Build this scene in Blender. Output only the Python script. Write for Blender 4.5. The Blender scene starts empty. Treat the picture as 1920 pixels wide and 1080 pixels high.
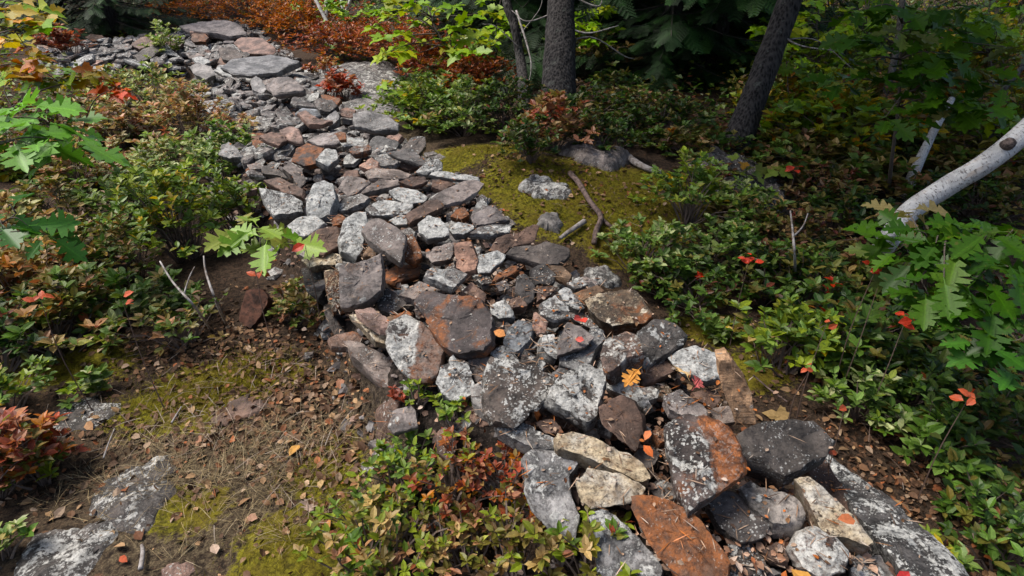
import bpy, math, random
import numpy as np
from mathutils import Vector, Matrix

# ------------------------------------------------------------------ camera, sky, sun, exposure
SC = bpy.context.scene
COL = SC.collection
R = math.radians
CAM = np.array((0.0, 0.0, 1.65)); PITCH = R(30.0); FPX = 1100.0
cam_d = bpy.data.cameras.new('camera'); cam = bpy.data.objects.new('camera', cam_d); COL.objects.link(cam)
cam.location = CAM; cam.rotation_euler = (R(90) - PITCH, 0, 0)
cam_d.sensor_width = 36.0; cam_d.lens = 36.0 * FPX / 1920.0; cam_d.clip_start = 0.02; cam_d.clip_end = 800
SC.camera = cam
SUN_EL, SUN_AZ = R(60), R(-80)          # sun high on the left (azimuth from +Y, clockwise positive)
w = bpy.data.worlds.new('World'); SC.world = w; w.use_nodes = True
nt = w.node_tree; bg = nt.nodes['Background']
sky = nt.nodes.new('ShaderNodeTexSky'); sky.sky_type = 'NISHITA'; sky.sun_disc = False
sky.sun_elevation = SUN_EL; sky.sun_rotation = SUN_AZ; sky.air_density = 1.0; sky.dust_density = 4.0
nt.links.new(sky.outputs[0], bg.inputs[0]); bg.inputs[1].default_value = 0.13
sl = bpy.data.lights.new('sun', 'SUN'); sl.energy = 3.3; sl.angle = R(22); sl.color = (1.0, 0.95, 0.87)
so = bpy.data.objects.new('sun', sl); COL.objects.link(so)
sdir = Vector((math.sin(SUN_AZ) * math.cos(SUN_EL), math.cos(SUN_AZ) * math.cos(SUN_EL), math.sin(SUN_EL)))
so.rotation_euler = sdir.to_track_quat('Z', 'Y').to_euler(); so.location = (0, 0, 20)
SC.view_settings.view_transform = 'Standard'; SC.view_settings.look = 'None'
SC.view_settings.exposure = 0.50; SC.view_settings.gamma = 1.0
SC.render.engine = 'CYCLES'
SC.cycles.max_bounces = 6; SC.cycles.diffuse_bounces = 2; SC.cycles.glossy_bounces = 2
SC.cycles.transmission_bounces = 2; SC.cycles.transparent_max_bounces = 4
SC.cycles.use_denoising = True

# ------------------------------------------------------------------ measuring helpers
CF, SF = math.cos(PITCH), math.sin(PITCH)
def rays(px):
    px = np.atleast_2d(np.asarray(px, float))
    r = (px[:, 0] - 960) / FPX; u = (540 - px[:, 1]) / FPX
    return np.stack([r, CF + u * SF, -SF + u * CF], 1)
def P(px, py, z):                        # the place on the level z seen at that spot of the photo
    d = rays((px, py))[0]; t = (z - CAM[2]) / d[2]
    return CAM + d * t
def Pd(px, py, dep):                     # the place at that depth
    return CAM + rays((px, py))[0] * dep
def to_px(p):
    v = np.atleast_2d(p) - CAM
    f = v[:, 1] * CF - v[:, 2] * SF; u = v[:, 1] * SF + v[:, 2] * CF
    f = np.where(f < 1e-3, 1e-3, f)
    return np.stack([960 + FPX * v[:, 0] / f, 540 - FPX * u / f], 1)

def _hash(ix, iy, iz, seed):
    h = (ix.astype(np.int64) * 374761393 + iy.astype(np.int64) * 668265263 + iz.astype(np.int64) * 2147483647 + seed * 974634777) & 0x7fffffff
    h = ((h ^ (h >> 13)) * 1274126177) & 0x7fffffff
    h = h ^ (h >> 16)
    return (h & 0xffff) / 65535.0
def noise3(p, seed=0):
    p = np.asarray(p, float); i = np.floor(p).astype(np.int64); f = p - i
    f = f * f * (3 - 2 * f); out = 0
    for dx in (0, 1):
        for dy in (0, 1):
            for dz in (0, 1):
                wgt = (f[:, 0] if dx else 1 - f[:, 0]) * (f[:, 1] if dy else 1 - f[:, 1]) * (f[:, 2] if dz else 1 - f[:, 2])
                out = out + wgt * _hash(i[:, 0] + dx, i[:, 1] + dy, i[:, 2] + dz, seed)
    return out * 2 - 1
def fbm(p, seed=0, o=3):
    s, a, q = 0, 1.0, np.asarray(p, float)
    for k in range(o):
        s = s + a * noise3(q, seed + k); q = q * 2.03 + 7.1; a *= 0.5
    return s
def noise2(x, y, sc, seed=0, o=3):
    x = np.asarray(x, float).ravel(); y = np.asarray(y, float).ravel()
    return fbm(np.stack([x * sc, y * sc, np.zeros_like(x) + 3.3], 1), seed, o)
def sstep(a, b, x):
    t = np.clip((x - a) / (b - a), 0, 1); return t * t * (3 - 2 * t)
def inpoly(px, py, poly):
    poly = np.asarray(poly, float); px = np.asarray(px); py = np.asarray(py)
    ins = np.zeros(px.shape, bool); n = len(poly); j = n - 1
    for i in range(n):
        xi, yi = poly[i]; xj, yj = poly[j]
        c = ((yi > py) != (yj > py)) & (px < (xj - xi) * (py - yi) / (yj - yi + 1e-12) + xi)
        ins ^= c; j = i
    return ins
def pdist(px, py, poly):
    poly = np.asarray(poly, float); d = np.full(np.shape(px), 1e9)
    for i in range(len(poly)):
        a, b = poly[i], poly[(i + 1) % len(poly)]; ab = b - a
        t = np.clip(((px - a[0]) * ab[0] + (py - a[1]) * ab[1]) / (ab @ ab + 1e-12), 0, 1)
        d = np.minimum(d, np.hypot(px - a[0] - t * ab[0], py - a[1] - t * ab[1]))
    return d
def sdist(px, py, poly):                 # positive inside
    d = pdist(px, py, poly); return np.where(inpoly(px, py, poly), d, -d)

# ------------------------------------------------------------------ mesh helpers
class MB:
    def __init__(s): s.v = []; s.f = {}; s.c = []; s.n = 0
    def add(s, verts, faces, col=None):
        verts = np.asarray(verts, float)
        for f in faces: s.f.setdefault(len(f), []).append(np.asarray([f]) + s.n)
        s.v.append(verts); s.c.append(np.tile((1, 1, 1, 1), (len(verts), 1)) if col is None else col); s.n += len(verts)
    def addk(s, verts, farr, col=None):  # farr: (m,k) array
        s.f.setdefault(farr.shape[1], []).append(farr + s.n)
        s.v.append(verts); s.c.append(np.tile((1., 1, 1, 1), (len(verts), 1)) if col is None else col); s.n += len(verts)
    def inst(s, tv, tf, mats, locs, cols, jit=None):   # many copies of one leaf
        m, n = len(locs), len(tv)
        V = np.einsum('mij,nj->mni', mats, tv) + locs[:, None, :]
        base = (np.arange(m) * n)
        for k in set(len(f) for f in tf):
            ff = np.array([f for f in tf if len(f) == k])
            s.f.setdefault(k, []).append((base[:, None, None] + ff[None]).reshape(-1, k) + s.n)
        C = np.repeat(np.concatenate([cols, np.ones((m, 1))], 1), n, 0); C[:, 3] = np.tile(np.abs(tv[:, 1]), m)
        s.v.append(V.reshape(-1, 3)); s.c.append(C); s.n += m * n
    def mesh(s, name, origin=(0, 0, 0), smooth=False, colors=True):
        me = bpy.data.meshes.new(name)
        V = np.concatenate(s.v) - np.asarray(origin, float) if s.v else np.zeros((0, 3))
        loops, starts, pos = [], [], 0
        for k, l in s.f.items():
            a = np.concatenate(l); loops.append(a.ravel()); starts.append(pos + np.arange(len(a)) * k); pos += a.size
        loops = np.concatenate(loops); starts = np.concatenate(starts)
        me.vertices.add(len(V)); me.vertices.foreach_set('co', V.astype(np.float32).ravel())
        me.loops.add(len(loops)); me.loops.foreach_set('vertex_index', loops.astype(np.int32))
        me.polygons.add(len(starts)); me.polygons.foreach_set('loop_start', starts.astype(np.int32))
        me.update(calc_edges=True)
        if colors:
            at = me.color_attributes.new('Col', 'FLOAT_COLOR', 'POINT')
            at.data.foreach_set('color', np.concatenate(s.c).astype(np.float32).ravel())
        me.polygons.foreach_set('use_smooth', np.full(len(starts), smooth))
        me.validate()
        return me
    def build(s, name, mat, parent=None, origin=(0, 0, 0), smooth=False, colors=True):
        o = bpy.data.objects.new(name, s.mesh(name, origin, smooth, colors)); COL.objects.link(o)
        o.data.materials.append(mat)
        if parent is not None: o.parent = parent
        else: o.location = origin
        return o
def tag(o, label=None, cat=None, group=None, kind=None):
    if label: o['label'] = label
    if cat: o['category'] = cat
    if group: o['group'] = group
    if kind: o['kind'] = kind
    return o
def empty(name, loc, label, cat, group=None):
    o = bpy.data.objects.new(name, None); COL.objects.link(o); o.location = loc
    o.empty_display_size = 0.1
    return tag(o, label, cat, group)

def tube(mb, pts, rad, n=6, rough=0.0, seed=0, cap=True):
    pts = np.asarray(pts, float); m = len(pts); rad = np.broadcast_to(np.asarray(rad, float), (m,))
    t = np.gradient(pts, axis=0); t /= np.linalg.norm(t, axis=1)[:, None] + 1e-9
    ref = np.array((0.0, 0, 1)) if abs(t[:, 2]).mean() < 0.85 else np.array((0.0, 1, 0))
    a = np.cross(t, ref); a /= np.linalg.norm(a, axis=1)[:, None] + 1e-9; b = np.cross(t, a)
    th = np.arange(n) * 2 * math.pi / n
    V = pts[:, None] + rad[:, None, None] * (np.cos(th)[None, :, None] * a[:, None] + np.sin(th)[None, :, None] * b[:, None])
    V = V.reshape(-1, 3)
    if rough:
        d = V - np.repeat(pts, n, 0); k = fbm(V * np.array((9, 9, 4.0)), seed, 3)
        V = V + d * (rough * k)[:, None]
    i = np.arange(m - 1)[:, None] * n; j = np.arange(n)[None]; j2 = (j + 1) % n
    F = np.stack([i + j, i + j2, i + n + j2, i + n + j], -1).reshape(-1, 4)
    mb.addk(V, F)
    if cap:
        for e in (0, m - 1):
            c = [e * n + q for q in range(n)]
            mb.f.setdefault(n, []).append(np.array([c if e else c[::-1]]) + mb.n - len(V))
def curve(pts, m=16):                    # smooth path through the given points
    pts = np.asarray(pts, float); k = len(pts)
    q = np.concatenate([[2 * pts[0] - pts[1]], pts, [2 * pts[-1] - pts[-2]]]); out = []
    for t in np.linspace(0, k - 1, m):
        i = min(int(t), k - 2); f = t - i; a, b, c, d = q[i:i + 4]
        out.append(.5 * (2 * b + (c - a) * f + (2 * a - 5 * b + 4 * c - d) * f * f + (3 * b - a - 3 * c + d) * f ** 3))
    return np.array(out)

def frames(d, up, roll=None):            # rotation matrices: x along d, z as near up as it can
    d = d / (np.linalg.norm(d, axis=1)[:, None] + 1e-9)
    y = np.cross(up, d); y /= np.linalg.norm(y, axis=1)[:, None] + 1e-9
    z = np.cross(d, y)
    if roll is not None:
        c, s_ = np.cos(roll)[:, None], np.sin(roll)[:, None]; y, z = y * c + z * s_, z * c - y * s_
    return np.stack([d, y, z], 2)

# ------------------------------------------------------------------ leaf templates (unit length along x)
def oval(wd=0.25, fold=0.35, bend=0.15):
    xs = (0, .33, .68, 1.0); v = []
    for x in xs: v.append((x, 0, -bend * x * x))
    for s in (1, -1):
        for x, ww in ((.33, wd), (.70, wd * .85)): v.append((x, s * ww, fold * ww - bend * x * x))
    return np.array(v), [(0, 1, 4), (1, 2, 5, 4), (2, 3, 5), (0, 6, 1), (1, 6, 7, 2), (2, 7, 3)]
def diamond(wd=0.28, fold=0.3):
    return np.array([(0, 0, 0), (.5, wd, fold * wd), (1, 0, -.08), (.5, -wd, fold * wd)]), [(0, 2, 1), (0, 3, 2)]
def lobed(half, fold=0.25, bend=0.25):
    half = np.array(half, float); mid = np.array([(.75, 0), (.5, 0), (.25, 0)])
    n = len(half); v = []
    for x, y in half: v.append((x, y, fold * y * .6 - bend * x * x + .06 * math.sin(9 * x + 5 * y)))
    for x, y in mid: v.append((x, y, -bend * x * x))
    k = len(v)
    idx = {}
    for q, (x, y) in enumerate(half):
        if y > 1e-6: idx[q] = len(v); v.append((x, -y, fold * y * .6 - bend * x * x + .05 * math.sin(9 * x - 6 * y)))
    F1 = list(range(n)) + [n, n + 1, n + 2]
    F2 = [idx.get(q, q) for q in range(n)] + [n, n + 1, n + 2]
    # petiole
    p0 = len(v); v += [(-.22, .008, -.02), (-.22, -.008, -.02), (.03, -.012, 0), (.03, .012, 0)]
    return np.array(v), [tuple(F1[::-1]), tuple(F2), (p0, p0 + 1, p0 + 2, p0 + 3)]
OAK = lobed([(0, 0), (.10, .05), (.19, .20), (.24, .19), (.27, .07), (.34, .24), (.38, .33), (.43, .31), (.46, .10), (.53, .27), (.59, .40), (.63, .33), (.69, .36),
             (.68, .13), (.77, .24), (.82, .21), (.87, .20), (.86, .08), (.93, .07), (1, 0)])
MAPLE = lobed([(0, 0), (-.04, .12), (-.08, .30), (.03, .27), (.10, .30), (.16, .47), (.24, .42), (.36, .48), (.40, .32), (.46, .16), (.60, .24), (.68, .22), (.78, .14), (1, 0)], bend=.18)
OVAL = oval(); OVALW = oval(.32, .25, .2); DIA = diamond(); DIAW = diamond(.36)

def pick(rng, pal, n):
    c = np.array([p[0] for p in pal]); wt = np.array([p[1] for p in pal], float); wt /= wt.sum()
    k = c[rng.choice(len(pal), n, p=wt)]
    k2 = c[rng.choice(len(pal), n, p=wt)]
    t = rng.random((n, 1)) * .35
    c = (k * (1 - t) + k2 * t) * (0.7 + .6 * rng.random((n, 1))); g = c @ np.array((.25, .65, .1))
    return np.clip(g[:, None] + (c - g[:, None]) * 1.2, .003, 1)
# ------------------------------------------------------------------ materials (all procedural)
class N:
    def __init__(s, name):
        s.m = bpy.data.materials.new(name); s.m.use_nodes = True; s.t = s.m.node_tree; s.b = s.t.nodes['Principled BSDF']; s.out = s.t.nodes['Material Output']
    def n(s, typ, **kw):
        x = s.t.nodes.new(typ)
        for k, v in kw.items():
            if k.startswith('_'): setattr(x, k[1:], v)
            else: s.set(x.inputs[k.replace('__', ' ')] if not k.isdigit() else x.inputs[int(k)], v)
        return x
    def set(s, inp, v):
        if isinstance(v, bpy.types.NodeSocket): s.t.links.new(v, inp)
        else: inp.default_value = v
    def math(s, op, a, b=0.0, clamp=False):
        x = s.t.nodes.new('ShaderNodeMath'); x.operation = op; x.use_clamp = clamp; s.set(x.inputs[0], a); s.set(x.inputs[1], b); return x.outputs[0]
    def ramp(s, v, lo, hi, a=0.0, b=1.0):
        x = s.t.nodes.new('ShaderNodeMapRange'); x.interpolation_type = 'SMOOTHSTEP'
        for i, q in enumerate((v, lo, hi, a, b)): s.set(x.inputs[i], q)
        return x.outputs[0]
    def mix(s, f, a, b, mode='MIX'):
        x = s.t.nodes.new('ShaderNodeMix'); x.data_type = 'RGBA'; x.blend_type = mode; s.set(x.inputs[0], f); s.set(x.inputs[6], a); s.set(x.inputs[7], b); return x.outputs[2]
    def noise(s, vec, sc, det=4.0, rough=.55, dist=0.0):
        x = s.t.nodes.new('ShaderNodeTexNoise'); s.set(x.inputs['Vector'], vec); x.inputs['Scale'].default_value = sc; x.inputs['Detail'].default_value = det
        x.inputs['Roughness'].default_value = rough; x.inputs['Distortion'].default_value = dist; return x.outputs['Fac']
    def vor(s, vec, sc, feat='F1', rnd=1.0):
        x = s.t.nodes.new('ShaderNodeTexVoronoi'); x.feature = feat; s.set(x.inputs['Vector'], vec); x.inputs['Scale'].default_value = sc; x.inputs['Randomness'].default_value = rnd; return x.outputs['Distance']
    def attr(s, name, typ='GEOMETRY'):
        x = s.t.nodes.new('ShaderNodeAttribute'); x.attribute_name = name; x.attribute_type = typ; return x
    def bump(s, h, st, d, prev=None):
        x = s.t.nodes.new('ShaderNodeBump'); s.set(x.inputs['Height'], h); x.inputs['Strength'].default_value = st; x.inputs['Distance'].default_value = d
        if prev is not None: s.t.links.new(prev, x.inputs['Normal'])
        return x.outputs[0]
def rgb(r, g, b): return (r, g, b, 1.0)

def mat_rock():
    k = N('schist_rock')
    tc = k.n('ShaderNodeTexCoord').outputs['Object']; oi = k.n('ShaderNodeObjectInfo')
    off = k.math('MULTIPLY', oi.outputs['Random'], 91.0)
    v = k.n('ShaderNodeVectorMath', _operation='ADD'); k.set(v.inputs[0], tc); k.set(v.inputs[1], off); v = v.outputs[0]
    A = lambda n_: k.attr(n_, 'OBJECT').outputs['Fac']
    lich, rust, blk, warm = A('lichen'), A('rust'), A('black'), A('warm')
    nz = k.n('ShaderNodeSeparateXYZ'); k.set(nz.inputs[0], k.n('ShaderNodeNewGeometry').outputs['Normal']); nz = nz.outputs[2]
    up = k.ramp(nz, -.3, .7, .35, 1.0)
    n1 = k.noise(v, 9, 6, .62); n2 = k.noise(v, 38, 5, .65); n3 = k.noise(v, 17, 6, .7, .5); n4 = k.noise(v, 150, 3, .6)
    base = k.mix(k.ramp(n1, .36, .66), k.mix(1.0, oi.outputs['Color'], rgb(.50, .48, .47), 'MULTIPLY'), k.mix(1.0, oi.outputs['Color'], rgb(1.5, 1.42, 1.36), 'MULTIPLY'))
    base = k.mix(k.ramp(n2, .44, .66, 0, .65), base, k.mix(1.0, base, rgb(.36, .34, .35), 'MULTIPLY'))
    base = k.mix(k.ramp(n4, .52, .7, 0, .5), base, k.mix(1.0, base, rgb(1.7, 1.65, 1.6), 'MULTIPLY'))
    # iron stain
    th = k.math('SUBTRACT', .76, k.math('MULTIPLY', rust, .46))
    rm = k.ramp(k.noise(v, 7, 6, .62, .3), th, k.math('ADD', th, .09))
    rc = k.mix(k.ramp(n2, .35, .65), rgb(.085, .040, .022), rgb(.27, .090, .024))
    base = k.mix(k.math('MULTIPLY', rm, k.ramp(n4, .3, .55, .55, 1.0)), base, rc)
    base = k.mix(k.math('MULTIPLY', k.ramp(k.noise(v, 15, 6, .7, .6), .57, .66, 0, .55), k.ramp(rust, .04, .3)), base, k.mix(k.ramp(n2, .35, .65), rgb(.07, .035, .022), rgb(.19, .085, .035)))
    # a face rusted on one side only
    hx = k.n('ShaderNodeSeparateXYZ'); k.set(hx.inputs[0], tc)
    hm = k.math('MULTIPLY', A('half'), k.ramp(k.math('ADD', hx.outputs[0], k.math('MULTIPLY', k.math('SUBTRACT', n1, .5), .12)), -.004, .012))
    base = k.mix(k.math('MULTIPLY', hm, k.ramp(n4, .25, .55, .6, 1.0)), base, k.mix(k.ramp(n2, .35, .65), rgb(.15, .055, .022), rgb(.38, .125, .032)))
    # black crust
    tb = k.math('SUBTRACT', .86, k.math('MULTIPLY', blk, .45))
    bm = k.ramp(n3, tb, k.math('ADD', tb, .05)); base = k.mix(k.math('MULTIPLY', bm, .92), base, rgb(.018, .017, .018))
    # pale crusty lichen: sheets and small round spots
    tl = k.math('SUBTRACT', .78, k.math('MULTIPLY', lich, .46))
    ln = k.math('ADD', k.math('MULTIPLY', k.noise(v, 13, 8, .68, .4), .7), k.math('MULTIPLY', k.noise(v, 62, 4, .7), .3))
    base = k.mix(k.math('MULTIPLY', k.ramp(ln, k.math('SUBTRACT', tl, .07), tl), k.ramp(lich, .1, .5, 0, .75)), base, k.mix(1.0, base, rgb(.22, .21, .21), 'MULTIPLY'))
    lm = k.ramp(ln, tl, k.math('ADD', tl, .05))
    wv = k.n('ShaderNodeVectorMath', _operation='ADD'); k.set(wv.inputs[0], v); k.set(wv.inputs[1], k.math('MULTIPLY', n2, .02)); wv = wv.outputs[0]
    sp = k.vor(wv, 55); sp2 = k.vor(wv, 120)
    r1 = k.math('MULTIPLY', k.ramp(k.noise(v, 14, 3), .30, .62), k.math('ADD', .17, k.math('MULTIPLY', lich, .32)))
    s1 = k.ramp(k.math('SUBTRACT', r1, sp), -.02, .05); s2 = k.ramp(k.math('SUBTRACT', k.math('MULTIPLY', r1, 1.15), sp2), -.03, .05)
    few = k.math('FRACT', k.math('MULTIPLY', oi.outputs['Random'], 37.7))
    lm = k.math('MAXIMUM', lm, k.math('MULTIPLY', k.math('MULTIPLY', k.math('MAXIMUM', s1, s2), k.ramp(lich, .02, .2)), k.ramp(few, .25, .75, .1, 1.0)))
    wv2 = k.n('ShaderNodeVectorMath', _operation='ADD'); k.set(wv2.inputs[0], v); k.set(wv2.inputs[1], k.math('MULTIPLY', k.noise(v, 50, 4, .7), .035)); ro = k.vor(wv2.outputs[0], 21)
    rr = k.math('MULTIPLY', k.ramp(k.noise(v, 6, 2), .35, .65), k.math('ADD', .10, k.math('MULTIPLY', lich, .36)))
    lm = k.math('MAXIMUM', lm, k.math('MULTIPLY', k.ramp(k.math('SUBTRACT', rr, ro), -.01, .05), k.math('SUBTRACT', 1.0, k.ramp(k.math('SUBTRACT', rr, ro), .10, .26, 0, .75))))
    lm = k.math('MULTIPLY', lm, k.ramp(k.noise(v, 95, 4, .75), .30, .52, .25, 1.0))
    lm = k.math('MULTIPLY', k.math('MULTIPLY', lm, up), k.math('SUBTRACT', .93, k.math('MULTIPLY', hm, .72)))
    lw = k.ramp(k.noise(v, 30, 6, .7), .32, .66)
    lc = k.mix(lw, rgb(.21, .215, .21), rgb(.60, .60, .575))
    lc = k.mix(k.math('MULTIPLY', warm, k.ramp(k.noise(v, 11, 5, .65), .30, .58, .25, 1.0)), lc, k.mix(lw, rgb(.25, .165, .085), rgb(.62, .49, .30)))
    base = k.mix(lm, base, lc)
    base = k.mix(k.ramp(k.noise(v, 75, 5, .75), .54, .66, 0, .72), base, k.mix(1.0, base, rgb(.22, .20, .20), 'MULTIPLY'))
    k.set(k.b.inputs['Base Color'], base)
    k.set(k.b.inputs['Roughness'], k.ramp(lm, 0, 1, .62, .9)); k.b.inputs['Specular IOR Level'].default_value = .35
    st = k.n('ShaderNodeMapping'); k.set(st.inputs[0], v); st.inputs['Scale'].default_value = (1, 1, 6)
    b1 = k.bump(k.noise(st.outputs[0], 22, 5, .65), .55, .012)
    b2 = k.bump(k.noise(v, 90, 6, .75), .85, .006, b1); b3 = k.bump(lm, .6, .003, b2)
    k.set(k.b.inputs['Normal'], b3)
    return k.m

def mat_leaf():
    k = N('leaf'); at = k.attr('Col'); c = at.outputs['Color']; rib = k.ramp(at.outputs['Alpha'], .0, .035, 1, 0)
    tc = k.n('ShaderNodeTexCoord').outputs['Object']
    c2 = k.mix(k.ramp(k.noise(tc, 160, 3, .6), .35, .7, 0, .45), c, k.mix(1.0, c, rgb(.55, .42, .34), 'MULTIPLY'))
    c2 = k.mix(k.ramp(k.noise(tc, 55, 4, .6), .63, .70, 0, .7), c2, k.mix(.5, c2, rgb(.20, .11, .045)))
    c2 = k.mix(k.math('MULTIPLY', rib, .35), c2, k.mix(1.0, c2, rgb(1.9, 1.8, 1.7), 'MULTIPLY'))
    k.set(k.b.inputs['Base Color'], c2); k.b.inputs['Roughness'].default_value = .45; k.b.inputs['Specular IOR Level'].default_value = .3
    tr = k.n('ShaderNodeBsdfTranslucent'); k.set(tr.inputs['Color'], k.mix(1.0, c2, rgb(1.3, 1.35, .8), 'MULTIPLY'))
    mx = k.n('ShaderNodeMixShader'); mx.inputs[0].default_value = .28
    k.t.links.new(k.b.outputs[0], mx.inputs[1]); k.t.links.new(tr.outputs[0], mx.inputs[2]); k.t.links.new(mx.outputs[0], k.out.inputs[0])
    return k.m
def mat_col(name, rough=.85, nsc=60, amt=.5, bump=.002):
    k = N(name); c = k.attr('Col').outputs['Color']; tc = k.n('ShaderNodeTexCoord').outputs['Object']
    n1 = k.noise(tc, nsc, 5, .65)
    k.set(k.b.inputs['Base Color'], k.mix(k.ramp(n1, .35, .68, 0, amt), c, k.mix(1.0, c, rgb(.4, .36, .33), 'MULTIPLY')))
    k.b.inputs['Roughness'].default_value = rough; k.b.inputs['Specular IOR Level'].default_value = .25
    k.set(k.b.inputs['Normal'], k.bump(n1, .6, bump)); return k.m
def mat_bark(name, dark, light, vs=4.0, sc=26):
    k = N(name); tc = k.n('ShaderNodeTexCoord').outputs['Object']
    mp = k.n('ShaderNodeMapping'); k.set(mp.inputs[0], tc); mp.inputs['Scale'].default_value = (1, 1, 1 / vs)
    a = k.noise(mp.outputs[0], sc, 6, .68, .6); b = k.vor(mp.outputs[0], sc * 1.3)
    h = k.math('ADD', k.math('MULTIPLY', a, .7), k.math('MULTIPLY', b, .5))
    c = k.mix(k.ramp(h, .35, .8), dark, light)
    c = k.mix(k.ramp(k.noise(tc, 12, 5, .7), .58, .68, 0, .5), c, rgb(.14, .15, .13))
    k.set(k.b.inputs['Base Color'], c); k.b.inputs['Roughness'].default_value = .9; k.b.inputs['Specular IOR Level'].default_value = .2
    k.set(k.b.inputs['Normal'], k.bump(h, 1.0, .02)); return k.m
def mat_birch():
    k = N('birch_bark'); tc = k.n('ShaderNodeTexCoord').outputs['Object']; sp = k.n('ShaderNodeSeparateColor'); k.set(sp.inputs[0], k.attr('Col').outputs['Color'])
    def vec(kr, ks):                     # round the stem / along the stem
        c = k.n('ShaderNodeCombineXYZ'); k.set(c.inputs[0], k.math('MULTIPLY', sp.outputs[1], kr)); k.set(c.inputs[1], k.math('MULTIPLY', sp.outputs[2], kr)); k.set(c.inputs[2], k.math('MULTIPLY', sp.outputs[0], ks)); return c.outputs[0]
    a = k.noise(vec(2.2, 130), 1.0, 3, .6); d = k.noise(vec(1.6, 22), 1.0, 5, .75); g = k.noise(tc, 11, 6, .7); e = k.noise(vec(4.0, 60), 1.0, 4, .7); pl = k.noise(vec(1.2, 9), 1.0, 4, .6)
    c = k.mix(k.ramp(g, .36, .68), rgb(.58, .575, .565), rgb(.33, .33, .335))
    c = k.mix(k.ramp(pl, .55, .70, 0, .55), c, rgb(.40, .29, .21))
    c = k.mix(k.ramp(a, .56, .62, 0, .75), c, rgb(.10, .088, .08)); c = k.mix(k.ramp(e, .60, .66, 0, .8), c, rgb(.07, .06, .055))
    c = k.mix(k.ramp(d, .61, .68, 0, .92), c, rgb(.03, .027, .026))
    k.set(k.b.inputs['Base Color'], c); k.b.inputs['Roughness'].default_value = .65
    k.set(k.b.inputs['Normal'], k.bump(k.math('ADD', k.math('ADD', a, d), e), .7, .006)); return k.m
def mat_plain(name, c, rough=.9, c2=None, sc=40):
    k = N(name); tc = k.n('ShaderNodeTexCoord').outputs['Object']; n1 = k.noise(tc, sc, 5, .65)
    k.set(k.b.inputs['Base Color'], k.mix(k.ramp(n1, .35, .68), c, c2 or tuple(x * .45 for x in c[:3]) + (1,)))
    k.b.inputs['Roughness'].default_value = rough; k.b.inputs['Specular IOR Level'].default_value = .2
    k.set(k.b.inputs['Normal'], k.bump(n1, .6, .004)); return k.m
def mat_ground():
    k = N('forest_floor'); c = k.attr('Col'); sp = k.n('ShaderNodeSeparateColor'); k.set(sp.inputs[0], c.outputs['Color'])
    moss, straw, core = sp.outputs
    tc = k.n('ShaderNodeTexCoord').outputs['Object']
    n1 = k.noise(tc, 6, 6, .65); n2 = k.noise(tc, 45, 6, .7); n3 = k.noise(tc, 160, 4, .7)
    soil = k.mix(k.ramp(n2, .35, .66), rgb(.022, .015, .011), rgb(.085, .055, .036))
    soil = k.mix(k.ramp(k.vor(tc, 70), .05, .45, .6, 0), soil, rgb(.13, .075, .045))
    soil = k.mix(k.ramp(n3, .58, .72, 0, .7), soil, rgb(.22, .17, .12))
    st = k.mix(k.ramp(n3, .35, .65), rgb(.06, .045, .028), rgb(.22, .17, .10))
    soil = k.mix(k.math('MULTIPLY', straw, k.ramp(n2, .35, .6)), soil, st)
    mo = k.mix(k.ramp(n2, .36, .64), rgb(.055, .052, .006), rgb(.25, .225, .018)); mo = k.mix(k.ramp(n1, .4, .65, 0, .6), mo, rgb(.14, .095, .016))
    mm = k.ramp(k.math('ADD', moss, k.math('MULTIPLY', k.math('SUBTRACT', k.math('ADD', k.math('MULTIPLY', n1, .6), k.math('MULTIPLY', n2, .6)), .6), 1.6)), .38, .6)
    col = k.mix(mm, soil, mo)
    gv = k.mix(k.ramp(k.vor(tc, 46), .1, .5), rgb(.09, .07, .06), rgb(.02, .016, .014)); gv = k.mix(k.ramp(n3, .55, .7, 0, .6), gv, rgb(.20, .15, .13))
    col = k.mix(core, col, gv)
    k.set(k.b.inputs['Base Color'], col); k.b.inputs['Roughness'].default_value = .95; k.b.inputs['Specular IOR Level'].default_value = .15
    b1 = k.bump(n2, .8, .03); k.set(k.b.inputs['Normal'], k.bump(n3, .8, .008, b1)); return k.m

M_ROCK = mat_rock(); M_LEAF = mat_leaf(); M_STEM = mat_col('twig_bark', .8, 90, .5); M_CHIP = mat_col('stone_chip', .85, 90, .6)
M_LITTER = mat_col('dead_leaf', .75, 120, .45, .001); M_NEEDLE = mat_col('needle', .6, 200, .3, .0005)
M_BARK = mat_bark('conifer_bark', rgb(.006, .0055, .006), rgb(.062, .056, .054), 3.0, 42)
M_BARK2 = mat_bark('grey_bark', rgb(.03, .027, .025), rgb(.13, .12, .11), 4.0, 40)
M_BIRCH = mat_birch(); M_DEAD = mat_plain('weathered_wood', rgb(.33, .31, .30), .85, rgb(.12, .095, .08), 30)
M_WHITE = mat_plain('bleached_wood', rgb(.68, .66, .62), .8, rgb(.30, .28, .26), 18)
M_STICK = mat_plain('brown_stick_bark', rgb(.17, .12, .105), .85, rgb(.05, .035, .03), 45)
M_ROT = mat_plain('rotten_wood', rgb(.10, .045, .03), .9, rgb(.02, .012, .01), 30)
M_GROUND = mat_ground()

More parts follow.
